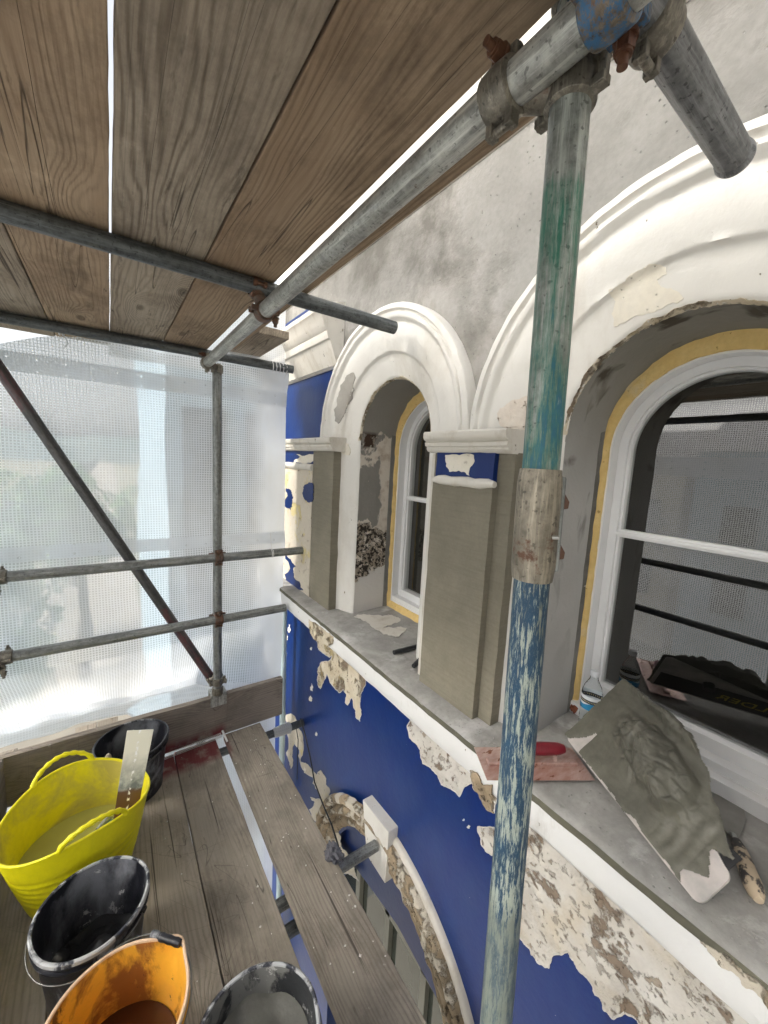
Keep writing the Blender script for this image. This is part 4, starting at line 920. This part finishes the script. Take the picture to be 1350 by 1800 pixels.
def bucket(name, label, c, rt, rb, h, mo, mi, fill, mf, mrim, group='builders buckets', handle=None, spout=None, rimw=.006, tilt=(0, 0)):
    t = thing(name, label, 'bucket', c, group)
    t.rotation_euler = (tilt[0], tilt[1], 0)
    def wob(a, z):
        s = 0
        if spout is not None:
            da = (a-spout+PI) % (2*PI) - PI; s = .022*math.exp(-(da/.22)**2)*max(0, (z/h-.7)/.3)
        return (s + .002*math.sin(3*a+1) + .0015*mnoise.noise(Vector((math.cos(a)*2, math.sin(a)*2, z*8))), .002*math.sin(2*a)*max(0, z/h-.8)*5)
    pr = [(rb, 0), (rb+.004, .004)] + [(rb + (rt-rb)*k/10, h*k/10) for k in range(1, 11)]
    def bl(mb, nm, m_, par=t):
        me = mb.build(nm, m_, None); me.parent = par; return me
    ob = MB(); ob.lathe(pr, seg=72, wob=wob); ob.add([Vector((rb*math.cos(2*PI*i/24), rb*math.sin(2*PI*i/24), 0)) for i in range(24)], [tuple(range(24))]); bl(ob, 'outer_wall', mo)
    th = .003; inn = [(rb-th, .006)] + [(rb-th + (rt-rb)*k/10, max(.006, h*k/10)) for k in range(1, 11)]
    bl(MB().lathe(inn, seg=72, wob=wob), 'inner_wall', mi)
    bl(MB().lathe([(rt-.004, h-.002), (rt-.003, h+.003), (rt+.002, h+.004), (rt+rimw, h+.001), (rt+rimw, h-.010), (rt+.001, h-.013)], seg=72, wob=lambda a, z: wob(a, h)), 'rim', mrim)
    if rimw > .004:
        bl(MB().lathe([(rt-.003, h-.030), (rt+.005, h-.031), (rt+.005, h-.035), (rt-.004, h-.036)], seg=72, wob=lambda a, z: wob(a, h)), 'stiffening_ring', mo)
    rf = rb + (rt-rb)*fill - .004; rows = []
    for k in range(13):
        rr = rf*k/12; rows.append([Vector((rr*math.cos(2*PI*i/48), rr*math.sin(2*PI*i/48), h*fill + (.030*mnoise.noise(Vector((rr*12*math.cos(2*PI*i/48), rr*12*math.sin(2*PI*i/48), 3))) if mf in (M['grey_slurry'], M['black_water']) else 0))) for i in range(49)])
    bl(MB().grid(rows), 'contents', mf)
    if handle:
        a0, lean, grip = handle; R = rt + .008
        u = Vector((math.cos(a0), math.sin(a0), 0)); w = Vector((-math.sin(a0), math.cos(a0), 0)); pts = []
        for i in range(33):
            b = PI*i/32; pts.append(u*R*math.cos(b) + (w*math.cos(lean) + Vector((0, 0, 1))*math.sin(lean))*R*1.05*math.sin(b) + Vector((0, 0, h-.025)))
        hd = bl(MB().path(pts, .0018, 8), 'handle', M['bucket_wire'])
        if grip:
            g0 = pts[13:20]; g = MB().path([g0[0].lerp(g0[-1], k/8) for k in range(9)], [.009, .011, .0095, .011, .0095, .011, .0095, .011, .009], 14).build('grip', M['black_pl'], None); g.parent = hd
        for s in (1, -1):
            bl(MB().tube(u*s*(rt-.002) + Vector((0, 0, h-.025)), u*s*(rt+.012) + Vector((0, 0, h-.025)), .009, 14), 'handle_ear', mo)
    return t
bucket('bucket', 'black bucket at the far end behind the yellow tub', (.055, 2.135, DZ+.004), .155, .125, .275, M['black_pl'], M['black_in'], .35, M['black_water'], M['black_pl'], handle=(2.4, -.16, False))
bucket('bucket', 'splashed black bucket between the yellow tub and the orange bucket', (-.083, 1.372, DZ+.004), .150, .122, .262, M['black_pl'], M['black_in'], .25, M['black_water'], M['rim_splash'], handle=(2.6, -.16, False))
bucket('bucket', 'orange bucket with brown liquid in the front row', (-.025, 1.005, DZ+.004), .160, .125, .295, M['orange'], M['orange_in'], .42, M['brown_water'], M['orange_rim'], handle=(-.82, .16, True), spout=.55, rimw=.005)
bucket('bucket', 'mortar-caked black bucket at the bottom, right of the orange one', (.262, .788, DZ+.004), .150, .122, .265, M['black_pl'], M['black_in3'], .72, M['grey_slurry'], M['rim_splash'], handle=(-1.35, -.10, False))

# yellow flexible tub
def tub():
    c = Vector((-.137, 1.775, DZ+.004)); t = thing('flexible_tub', 'bright yellow flexible tub holding murky water', 'tub', tuple(c))
    h = .318; ah = R_(106)          # direction of the handle pair
    def rad(a, z, ins=0):
        k = z/h; r = .168 + (.232-.168)*k**.85 - ins
        r *= 1 + .05*k*math.cos(2*(a - ah - PI/2))
        return r
    def lift(a, z): return (.028*math.cos(2*(a-ah)) )*max(0, z/h-.35)/.65
    def surf(mb, zs, ins):
        rows = []
        for z in zs: rows.append([Vector((rad(a, z, ins)*math.cos(a) + (.0018*math.sin(z*230) if .08 < z < .22 and not ins else 0)*math.cos(a), rad(a, z, ins)*math.sin(a) + (.0018*math.sin(z*230) if .08 < z < .22 and not ins else 0)*math.sin(a), z + lift(a, z))) for a in [2*PI*i/96 for i in range(96)]])
        mb.rings(rows, cap=False)
    def bl(mb, nm, m_): o = mb.build(nm, m_, None, sharp=60); o.parent = t; return o
    o = MB(); surf(o, [0] + [h*k/44 for k in range(1, 45)], 0); o.add([Vector((.168*math.cos(2*PI*i/32), .168*math.sin(2*PI*i/32), 0)) for i in range(32)], [tuple(range(32))]); bl(o, 'outer_wall', M['yellow'])
    o = MB(); surf(o, [h*k/14 for k in range(0, 15)], .004); bl(o, 'inner_wall', M['yellow_in'])
    pts = [Vector((rad(a, h, .002)*math.cos(a), rad(a, h, .002)*math.sin(a), h + lift(a, h))) for a in [2*PI*i/96 for i in range(97)]]
    bl(MB().path(pts, .0052, 8, cap=False), 'rim', M['yellow'])
    for s in (0, PI):
        hp = []
        for i in range(25):
            f = i/24; a = ah + s + (f-.5)*.92; up = .052*(math.sin(PI*f)**.55); r = rad(a, h) + .006*math.sin(PI*f)
            hp.append(Vector((r*math.cos(a), r*math.sin(a), h + lift(a, h) + up)))
        bl(MB().path(hp, [.009 + .002*math.sin(i*1.9) for i in range(25)], 10), 'handle', M['yellow'])
    rows = []
    for k in range(9):
        rows.append([Vector(((rad(a, .12)-.004)*k/8*math.cos(a), (rad(a, .12)-.004)*k/8*math.sin(a), .125)) for a in [2*PI*i/64 for i in range(65)]])
    bl(MB().grid(rows), 'water', M['grey_water'])
    return c
tc = tub()
# green handled tool lying in the tub water
t = thing('rubber_float', 'green handled float half sunk in the tub water', 'float', tuple(tc + Vector((.10, .03, .14))))
Mx = Matrix.Translation(tc + Vector((.085, .02, .135))) @ Matrix.Rotation(R_(50), 4, 'Z') @ Matrix.Rotation(R_(14), 4, 'Y')
MB().box((-.07, -.04, -.006), (.07, .04, .004), Mx).build('float_plate', simple('teal_plate', (.03, .10, .09), .3), t, bevel=.002)
MB().path([Mx @ Vector(p) for p in ((-.045, 0, .004), (-.05, 0, .035), (0, 0, .045), (.05, 0, .035), (.045, 0, .004))], .009, 10).build('float_handle', simple('grey_handle', (.25, .27, .28), .5), t)
# translucent plastic spatula standing in the tub
t = NT('milky_plastic'); v = t.obj(); zz = t.sep(v)[2]; n_ = t.noise(v, 20, 6, .65)
col = t.mix(t.mask(t.math('ADD', zz, t.math('MULTIPLY', n_, .08)), -.01, .11), t.mix(t.mask(n_, .45, .62), (.11, .13, .13), (.34, .36, .34)), (.72, .70, .58))
col = t.mix(t.mask(t.math('ADD', zz, t.math('MULTIPLY', n_, .03)), -.045, -.055), col, (.075, .03, .015))
col = t.mix(t.math('MULTIPLY', t.mask(t.math('ABSOLUTE', t.sep(v)[0]), .006, .002), t.mask(t.noise(v, 55, 4), .5, .56)), col, (.85, .85, .84))
M['milky'] = t.fin(col, .28, Transmission_Weight=.15, nrm=t.bump(n_, .2, .002))
pa = onY(221, 1432, 1.70); pb = onY(247, 1283, 1.80)
d = pb - pa; xd = Vector((.93, -.30, .0)); xd = (xd - xd.dot(d.normalized())*d.normalized()).normalized(); nd = d.normalized().cross(xd)
L = d.length
Mx = Matrix.Translation((pa+pb)/2) @ Matrix(((*xd[:],), (*nd[:],), (*d.normalized()[:],))).transposed().to_4x4()
mb = MB(); rows = []
for z in [-L/2-.03 + (L+.03)*k/12 for k in range(13)]:
    wv = .041 + .009*(z/L+.5); th = .0025
    rows.append([Vector((-wv, -th, z)), Vector((wv, -th, z)), Vector((wv, th, z)), Vector((-wv, th, z))])
mb.rings(rows); o = mb.build('plastic_spatula', M['milky'], None, bevel=.002); o.matrix_world = Mx
tag(o, 'long milky plastic spatula standing in the yellow tub, brown at its foot', 'spatula')
t = thing('wooden_tool_handle', 'pale wooden tool handle sticking out of the far black bucket', 'tool handle', tuple(onY(191, 1345, 2.08)))
p0 = onY(192, 1362, 2.06); p1 = onY(190, 1327, 2.08)
MB().path([p0 + (p1-p0)*k for k in (-1.5, 0, .4, .8, .96, 1.05)], [.010, .012, .014, .0145, .012, .005], 14).build('handle_grip', simple('pale_handle', (.50, .43, .32), .6), t)
tl = thing('mixing_trowel', 'mortar-caked trowel lying inside the splashed black bucket', 'trowel', (-.1, 1.33, DZ+.1))
b0 = Vector((-.150, 1.325, DZ+.150)); b1_ = Vector((-.045, 1.300, DZ+.085))
MB().path([b0.lerp(b1_, k/6) for k in range(7)], [.009, .013, .012, .014, .012, .011, .006], 12).build('grip', M['rim_splash'], tl)
MB().path([b1_, b1_ + Vector((.03, .01, -.005)), b1_ + Vector((.06, .05, -.012))], .005, 8).build('tang', M['galv'], tl)
# perforated angle bead
t = thing('angle_bead', 'thin white perforated metal bead lying across the red stain', 'angle bead', (.36, 2.28, DZ+.02))
p0 = Vector((.195, 2.272, DZ+.016)); p1 = Vector((.515, 2.292, DZ+.016)); mb = MB(); n = 36
for k in range(n):
    a = p0.lerp(p1, k/n); b = p0.lerp(p1, (k+1)/n); w = Vector((0, .018, .010)); w2 = Vector((0, -.018, .004))
    for ww in (w, w2):
        mb.tube(a, a.lerp(b, .5)+ww*.5, .0008, 5); mb.tube(a.lerp(b, .5)+ww*.5, b, .0008, 5); mb.tube(a+ww, a.lerp(b, .5)+ww*.5, .0008, 5); mb.tube(a.lerp(b, .5)+ww*.5, b+ww, .0008, 5)
for ww in (Vector((0, 0, 0)), Vector((0, .018, .010)), Vector((0, -.018, .004))): mb.tube(p0+ww, p1+ww, .0009 if ww.length else .0018, 8)
mb.build('mesh_wings', M['zinc'], t)
MB().tube((.520, 2.30, DZ+.045), (.534, 2.235, DZ+.010), .006, 10).build('bead_nose', M['tie'], t)

# ------------------------------------------------------------------ 6. things on the sill
def frame_from(a, b, c):
    """matrix with origin a, x towards b, y towards c (made square)"""
    x = (b-a).normalized(); y = (c-a); y = (y - y.dot(x)*x).normalized(); z = x.cross(y)
    return Matrix.Translation(a) @ Matrix(((*x[:],), (*y[:],), (*z[:],))).transposed().to_4x4()
# bottle
t = NT('clear_plastic'); M['pet'] = t.fin((.93, .96, .97), .08, Transmission_Weight=1.0, IOR=1.12, nrm=t.bump(t.noise(t.obj(), 45, 3), .35, .004))
bc = onX(1036, 1259, 1.285); bc.z = SZ+.006
bt_ = thing('water_bottle', 'small clear water bottle with a blue and white label by the big window', 'bottle', tuple(bc))
pr = [(.001, .004), (.022, .0), (.030, .006), (.0315, .02), (.030, .03), (.0315, .045), (.030, .055), (.0315, .07), (.0315, .125), (.030, .135), (.026, .150), (.018, .166), (.013, .176), (.0115, .184), (.0115, .19)]
def bb(mb, nm, m_): o = mb.build(nm, m_, None); o.parent = bt_; return o
bb(MB().lathe(pr, seg=40), 'body', M['pet'])
lt = NT('bottle_label'); q = lt.sep(lt.obj())
an = lt.math('ARCTAN2', q[1], q[0])
c_ = lt.mix(lt.mask(lt.math('ADD', q[2], lt.math('MULTIPLY', lt.math('SINE', lt.math('MULTIPLY', an, 3)), .004)), .097, .098), (.03, .28, .55), (.80, .84, .86))
c_ = lt.mix(lt.mask(lt.math('ABSOLUTE', lt.math('SUBTRACT', q[2], .107)), .0058, .0055), c_, (.02, .03, .06))
c_ = lt.mix(lt.math('MULTIPLY', lt.mask(lt.math('ABSOLUTE', lt.math('SUBTRACT', q[2], .107)), .0022, .0018), lt.mask(lt.math('SINE', lt.math('MULTIPLY', an, 46)), .1, .2)), c_, (.7, .6, .3))
bb(MB().lathe([(.0318, .078), (.0322, .08), (.0322, .122), (.0318, .124)], seg=40), 'label_band', lt.fin(c_, .35))
bb(MB().lathe([(.001, .206), (.013, .206), (.0138, .204), (.0138, .190), (.0125, .188)], seg=30), 'cap', simple('white_cap', (.75, .77, .80), .4, Transmission_Weight=.2))
# chunk of brick at the foam
blob('brick_chunk', tuple(onX(1010, 1245, 1.32)), .016, simple('brick', (.22, .07, .035), .9, bump=.6, n=50), 'small reddish brown brick chunk in the window corner beside the bottle', 'brick chunk', (.8, 1, 1), 4)
# black pegs
for (x0, y0), (x1, y1), lb in (((692, 1147), (752, 1132), 'longer'), ((727, 1171), (756, 1143), 'shorter')):
    p = onZ(x0, y0, SZ+.014); q_ = onZ(x1, y1, SZ+.014)
    MBp = MB().path([p.lerp(q_, k/8) for k in range(9)], [.0095, .011, .0105, .011, .0105, .011, .0105, .011, .010], 14)
    tag(MBp.build('rubber_rod', simple('black_rubber', (.016, .017, .02), .5, bump=.3), None, loc=tuple(p.lerp(q_, .5))), lb + ' of two black rubber rods on the grey sill left of the fresh pilaster', 'rod', 'black rods on the sill')
# red trowel
A = onZ(840, 1314, SZ+.014); B = onZ(856, 1372, SZ+.012); D = onZ(1046, 1372, SZ+.010)
tr_ = thing('plastering_trowel', 'pinkish steel plastering trowel with a dark red handle on the sill behind the upright', 'trowel', tuple(A))
Mx = frame_from(B, D, A); Lx = (D-B).length; Ly = (A-B).length
tm = NT('pink_steel'); v = tm.obj(); n1 = tm.noise(tm.scale(v, (1, 3, 1)), 9, 7, .65)
pk = tm.mix(tm.mask(n1, .4, .6), (.36, .20, .165), (.50, .37, .33)); pk = tm.mix(tm.mask(tm.noise(tm.scale(v, (1, 3, 1)), 16, 5), .62, .66), pk, (.17, .055, .02))
M['pink'] = tm.fin(pk, .45, .2)
MB().box((0, 0, 0), (Lx, Ly, .0012), Mx).build('blade', M['pink'], tr_, bevel=.0005)
MB().box((.02, Ly*.40, .0012), (Lx-.02, Ly*.58, .011), Mx).build('mounting_bar', M['pink'], tr_, bevel=.003)
MB().path([Mx @ Vector((Lx*.36 + Lx*.44*k/8, Ly*.52, .045)) for k in range(9)], [.012, .016, .017, .0175, .018, .0175, .017, .016, .011], 16).build('handle', plastic('red_handle', (.15, .006, .014), (.50, .38, .33), .60, .64, 12, .4), tr_)
for u in (.44, .72): MB().tube(Mx @ Vector((Lx*u, Ly*.5, .010)), Mx @ Vector((Lx*u, Ly*.52, .040)), .006, 12).build('post', M['pink'], tr_)
# hawk heaped with mortar
Lc = onZ(994, 1296, SZ+.045); Bc = onZ(1229, 1594, SZ+.020); Tc = onX(1100, 1196, 1.27)
hk = thing('plasterers_hawk', 'tilted plastic hawk board heaped with wet grey mortar on the big window sill', 'hawk', tuple(Lc))
Mx = frame_from(Bc, Lc, Bc + (Tc-Lc)) @ Matrix.Diagonal((1, 1, -1, 1)); HL = (Lc-Bc).length; HW = (Tc-Lc).length
hm = NT('hawk_plastic'); v = hm.obj(); n1 = hm.noise(v, 14, 7, .6)
M['hawk'] = hm.fin(hm.mix(hm.mask(n1, .4, .65), (.55, .50, .47), (.36, .34, .32)), .5)
ol = []
cr = .018
for (cx, cy, a0) in ((cr, cr, PI), (HL-cr, cr, 1.5*PI), (HL-cr, HW-cr, 0), (cr, HW*.36-cr, .5*PI)):
    for k in range(7): a = a0 + PI/2*k/6; ol.append((cx + cr*math.cos(a), cy + cr*math.sin(a)))
n = len(ol)
MB().add([Mx @ Vector((x, y, 0)) for x, y in ol] + [Mx @ Vector((x, y, -.005)) for x, y in ol], [tuple(range(n)), tuple(range(n, 2*n))[::-1]] + [(i, (i+1) % n, n+(i+1) % n, n+i) for i in range(n)]).build('board', M['hawk'], hk)
un = MB().box((.012, .012, -.0062), (HL-.012, HW*.5, -.0050), Mx).build('underside', simple('black_underside', (.012, .012, .014), .6), hk)
def lettering(body, size, mat_, M4, parent):
    cu = bpy.data.curves.new('lettering', 'FONT'); cu.body = body; cu.size = size; cu.extrude = .0003; cu.align_x = 'CENTER'; cu.align_y = 'CENTER'
    to = bpy.data.objects.new('lettering_source', cu); C.objects.link(to)
    me = bpy.data.meshes.new_from_object(to.evaluated_get(bpy.context.evaluated_depsgraph_get())); bpy.data.objects.remove(to)
    me.materials.clear(); me.materials.append(mat_)
    o = bpy.data.objects.new('lettering', me); C.objects.link(o); o.parent = parent; o.matrix_local = Matrix.Translation(-parent_loc(parent)) @ M4
    return o
LETTER_FLIP = 1
lettering("BUILDER", .060, simple('yellow_ink', (.75, .62, .05), .6), Mx @ Matrix.Translation((HL*.30, HW*.26, -.0070)) @ Matrix(((-1, 0, 0), (0, 1, 0), (0, 0, -1))).to_4x4() @ Matrix.Diagonal((-1 if Mx.determinant() < 0 else 1, 1, 1, 1)), hk)
MB().tube(Mx @ Vector((HL*.66, HW*.55, -.005)), Mx @ Vector((HL*.66, HW*.55, -.026)), .017, 16).build('grip', M['black_pl'], hk)
# mortar heap as a relief over the board
def bump2(x, y, cx, cy, sx, sy, an, p=2):
    dx, dy = x-cx, y-cy; u = dx*math.cos(an)+dy*math.sin(an); w = -dx*math.sin(an)+dy*math.cos(an)
    return math.exp(-((abs(u)/sx)**p + (abs(w)/sy)**p))
NX_, NY_ = 190, 120
def mort(x, y):
    u, w = x/HL, y/HW
    e = .009*mnoise.fractal(Vector((x*16, y*16, 2)), 1, 2, 4)
    lim = min(x - .040 + .04*(y/HW) - .035*mnoise.noise(Vector((y*28, 1, 0))), HL - x + .012, y - .003, HW*1.02 - y)
    if u > .86 and w < .30: lim = min(lim, (1-u)*HL*-1 + .016 + w*HW*.55)   # bare corner
    right = HW*(1.04 if u > .5 else .40 + .64*u/.5) - y
    lim = min(lim, right)
    if lim + e < 0: return None
    h = .004 + .0015*mnoise.noise(Vector((x*30, y*30, 0)))
    h += .042*bump2(x, y, HL*.50, HW*.55, .105, .055, .25, 2.6)
    h += .016*bump2(x, y, HL*.66, HW*.62, .055, .035, -.5)
    h += .014*bump2(x, y, HL*.36, HW*.38, .040, .028, .9, 3)
    h += .034*bump2(x, y, HL*.62, HW*.98, .13, .020, .06, 3)
    h -= .016*bump2(x, y, HL*.58, HW*.47, .045, .006, 1.2)
    h -= .010*bump2(x, y, HL*.66, HW*.80, .12, .010, .05)
    k = min(1, max(0, (h-.007)/.012))
    wx, wy = x + .010*mnoise.noise(Vector((x*30, y*30, 0))), y + .010*mnoise.noise(Vector((x*30, y*30, 9)))
    dd = mnoise.voronoi(Vector((wx*26, wy*34, 2.5)))[0]; cr_ = min(1, (dd[1]-dd[0])*2.6)
    d3 = mnoise.voronoi(Vector((wx*75, wy*80, 1.5)))[0]; c3 = min(1, (d3[1]-d3[0])*2.2)
    sm = bump2(x, y, HL*.50, HW*.56, .115, .060, .25, 2.2) + .25*mnoise.noise(Vector((x*19, y*19, 6))); sm = min(1, max(0, (sm-.34)/.16)); h += .016*sm*sm*(3-2*sm)
    h += k*(.006*(cr_-.7) + .002*(c3-.6) + .010*mnoise.noise(Vector((x*24, y*24, 3)))) + .0012*mnoise.noise(Vector((x*60, y*60, 4)))
    h += .0011*math.sin((x*210 + 1.2*math.sin(y*40)))*(1 if .12 < u < .30 else .25)
    return max(.0015, h * min(1, .35 + (lim+e)/.012))
vs, idx, fs = [], {}, []
for i in range(NX_+1):
    for j in range(NY_+1):
        x = HL*1.03*i/NX_ - .004; y = HW*1.10*j/NY_ - .006; h = mort(x, y)
        if h is not None: idx[(i, j)] = len(vs); vs.append(Mx @ Vector((x, y, h)))
for i in range(NX_):
    for j in range(NY_):
        ks = [(i, j), (i+1, j), (i+1, j+1), (i, j+1)]
        if all(k in idx for k in ks): fs.append(tuple(idx[k] for k in ks))
MB().add(vs, fs).build('mortar_heap', M['mortar'], hk, sharp=180)
# gauging trowel
G0 = onZ(1334, 1583, SZ+.022); G1 = onZ(1294, 1478, SZ+.032); G2 = onZ(1258, 1372, SZ+.014)
gt = thing('gauging_trowel', 'pointing trowel with a worn wooden handle, right of the mortar hawk', 'trowel', tuple(G1))
gd = (G1-G0); wm = NT('chipped_wood'); v = wm.obj(); n1 = wm.noise(v, 22, 6, .65)
M['chip_wood'] = wm.fin(wm.mix(wm.mask(n1, .52, .56), (.52, .42, .30), (.05, .045, .045)), .6, nrm=wm.bump(n1, .5, .004))
MB().path([G0 + gd*k/10 for k in range(11)], [.008, .0145, .0165, .017, .0165, .016, .0165, .0155, .014, .012, .009], 18).build('handle', M['chip_wood'], gt)
bl_ = [onZ(x, y, z) for x, y, z in ((1298, 1478, SZ+.020), (1312, 1440, SZ+.012), (1300, 1395, SZ+.010), (1258, 1368, SZ+.009), (1248, 1400, SZ+.010), (1275, 1460, SZ+.018))]
MB().add([p for p in bl_] + [p - Vector((0, 0, .0015)) for p in bl_], [tuple(range(6)), tuple(range(6, 12))[::-1]] + [(i, (i+1) % 6, 6+(i+1) % 6, 6+i) for i in range(6)]).build('blade', simple('dull_steel', (.24, .23, .21), .5, .3, n=30, var=.3), gt)
MB().path([G1 - gd.normalized()*.01, G1 + gd.normalized()*.015, bl_[0].lerp(bl_[5], .5) + Vector((0, 0, .004))], .005, 8).build('tang', M['steel_wire'], gt)
# crumbs on the sill and chips on the deck
def crumbs(name, n, fpos, m, label, r0, r1, seed):
    r = random.Random(seed); mb = MB()
    for _ in range(n):
        c = fpos(r); s = r.uniform(r0, r1)**1.0; q = [Vector((r.uniform(.5, 1)*s*a, r.uniform(.5, 1)*s*b, r.uniform(.3, .8)*s*c_)) for a, b, c_ in ((1, 0, 0), (-1, 0, 0), (0, 1, 0), (0, -1, 0), (0, 0, 1), (0, 0, -.2))]
        mb.add([c + v for v in q], [(0, 2, 4), (2, 1, 4), (1, 3, 4), (3, 0, 4), (2, 0, 5), (1, 2, 5), (3, 1, 5), (0, 3, 5)])
    return tag(mb.build(name, m, None, sharp=20), label, 'debris', None, 'stuff')
def fs_(r):
    y = r.choice((r.uniform(.0, .75), r.uniform(0, 2.3))); return Vector((r.uniform(.92, 1.30) if (y % 1.143 < .60 and y > .1) else r.uniform(.92, .98), y, SZ+.002))
crumbs('mortar_crumbs', 520, fs_, simple('crumb_grey', (.33, .32, .30), .9), 'scattered grey mortar crumbs on the window sill', .0012, .005, 3)
crumbs('plaster_flakes', 90, lambda r: Vector((r.choice((r.uniform(.535, .75), r.uniform(-.2, .48))), r.uniform(.4, 2.25), DZ+.004)), simple('flake_white', (.62, .60, .55), .9), 'small pale plaster flakes scattered on the deck boards', .002, .007, 5)

# ------------------------------------------------------------------ 8. beyond the scaffold
def flat(name, a, b, z, m): 
    return tag(MB().add([(a[0], a[1], z), (b[0], a[1], z), (b[0], b[1], z), (a[0], b[1], z)], [(0, 1, 2, 3)]).build(name, m), None, None, None, 'structure')
flat('ground', (-600, -600), (600, 600), -8.0, plaster_mat('ground_earth', (.30, .27, .20), (.20, .21, .13), .3, None, bump=0))
flat('road', (-12, -200), (-5, 300), -7.996, plaster_mat('asphalt', (.055, .055, .058), (.045, .045, .045), .6, None, bump=0))
flat('pavement', (-5, -200), (1.0, 300), -7.992, plaster_mat('paving', (.42, .38, .32), (.34, .31, .27), .8, None, bump=0))
wallw = paint_mat('pale_house_paint', (.40, .54, .64), .6); wallc = paint_mat('cream_house_paint', (.74, .66, .52), .6); roofm = simple('slate_roof', (.11, .11, .13), .7, n=3)
darkg = simple('far_glass', (.05, .07, .10), .15)
def far_house(name, x0, x1, y0, y1, h, m, label, wins, face='Y', roof=True):
    t = thing(name, label, 'house', ((x0+x1)/2, (y0+y1)/2, -8), 'neighbouring houses')
    MB().box((x0, y0, -8), (x1, y1, -8+h)).build('wall', m, t)
    if roof:
        xm = (x0+x1)/2
        MB().add([(x0-.2, y0-.2, -8+h), (x1+.2, y0-.2, -8+h), (xm, y0-.2, -8+h+2.2), (x0-.2, y1+.2, -8+h), (x1+.2, y1+.2, -8+h), (xm, y1+.2, -8+h+2.2)], [(0, 1, 2), (5, 4, 3), (0, 2, 5, 3), (1, 4, 5, 2), (0, 3, 4, 1)]).build('roof', roofm, t)
    for (u, z, w, hh) in wins:
        if face == 'Y': o = MB().box((u, y0-.05, z), (u+w, y0-.005, z+hh)).build('window', darkg, t)
        else: o = MB().box((x0-.05 if face == 'X' else x1+.005, u, z), (x0-.005 if face == 'X' else x1+.05, u+w, z+hh)).build('window', darkg, t)
    return t
# the adjoining bay, seen pale blue through the sheeting
far_house('bay_front', .42, 3.0, 4.0, 9.0, 9.6, wallw, 'pale blue projecting bay of the adjoining house seen blurred through the sheeting', [(.55, -1.5, .35, 1.9), (1.1, -1.5, .35, 1.9), (.55, -4.6, .35, 1.9), (1.1, -4.6, .35, 1.9)], roof=False)
far_house('neighbour_house', -26, -15, 22, 34, 8.2, wallc, 'cream house across the road beyond the sheeting, nearer one', [(-25+2.4*i, -3+3*0, 1.1, 1.5) for i in range(4)] + [(-25+2.4*i, -6.2, 1.1, 1.5) for i in range(4)])
far_house('neighbour_house', -38, -27, 34, 46, 9.5, wallw, 'pale house across the road, farther off to the left', [(-37+2.4*i, -2.6, 1.1, 1.5) for i in range(4)])
# houses that the outer side faces (mirrored in the window)
for k, (y0, y1, m_, h_) in enumerate(((-10, -2, wallc, 8.6), (-1.6, 6, wallw, 9.2), (6.4, 14, wallc, 8.4), (14.4, 21, wallw, 8.8))):
    far_house('terrace_house', -26, -17, y0, y1, h_, m_, 'house across the road opposite the scaffold, number %s from the near end' % ('one', 'two', 'three', 'four')[k], [(y0+.8+2.3*i, z, 1.1, 1.6) for i in range(3) for z in (-2.6, -5.6)], 'XR')
leafm = NT('foliage'); v = leafm.obj(); M['leaf'] = leafm.fin(leafm.mix(leafm.noise(v, 1.2, 4), (.04, .14, .02), (.10, .24, .035)), .6)
bark = simple('bark', (.12, .09, .06), .9)
def tree(c, h, r, label, seed):
    t = thing('tree', label, 'tree', c, 'trees beyond the sheeting'); rr = random.Random(seed); c = Vector(c)
    mb = MB().path([c, c + Vector((.1, 0, h*.3)), c + Vector((-.1, .1, h*.6)), c + Vector((0, 0, h*.85))], [.28, .2, .13, .04], 10)
    for k in range(9):
        a = rr.uniform(0, 2*PI); z = h*rr.uniform(.3, .7); mb.path([c + Vector((0, 0, z)), c + Vector((math.cos(a)*r*.4, math.sin(a)*r*.4, z+r*.3)), c + Vector((math.cos(a)*r*.8, math.sin(a)*r*.8, z+r*.45))], [.09, .05, .02], 6)
    mb.build('trunk', bark, t)
    lf = MB(); cl_ = [(Vector((rr.gauss(0, r*.45), rr.gauss(0, r*.45), h*.66 + rr.gauss(0, r*.35))), rr.uniform(.25, .5)*r) for _ in range(26)]
    for _ in range(5200):
        cc, cr_ = rr.choice(cl_); d = Vector((rr.gauss(0, 1), rr.gauss(0, 1), rr.gauss(0, 1))).normalized()*cr_*rr.uniform(.5, 1)**.4
        p = c + cc + d; s = rr.uniform(.08, .2); u = Vector((rr.gauss(0, 1), rr.gauss(0, 1), rr.gauss(0, .6))).normalized(); w = u.orthogonal().normalized()
        lf.add([p-u*s, p+w*s*.5, p+u*s, p-w*s*.5], [(0, 1, 2, 3)])
    lf.build('crown', M['leaf'], t)
tree((-3.2, 11.5, -8), 6.8, 2.3, 'green tree beyond the sheeting, the nearer and larger one', 1)
tree((-6.8, 16, -8), 6.5, 2.4, 'green tree beyond the sheeting, behind the diagonal brace', 2)
tree((-1.0, 21, -8), 7.0, 2.2, 'small green tree beyond the sheeting close to the pale bay', 3)
# distant hill line
rows = []
for i in range(41):
    a = R_(60 + 3*i*1.0); hh = 16 + 9*mnoise.noise(Vector((i*.23, 0, 1)))
    rows.append([Vector((math.cos(a)*260, math.sin(a)*260, -9)), Vector((math.cos(a)*330, math.sin(a)*330, -8+hh)), Vector((math.cos(a)*420, math.sin(a)*420, -9))])
tag(MB().grid(rows).build('hills', simple('far_hills', (.10, .14, .13), .9, n=.02, var=.4)), None, None, None, 'structure')
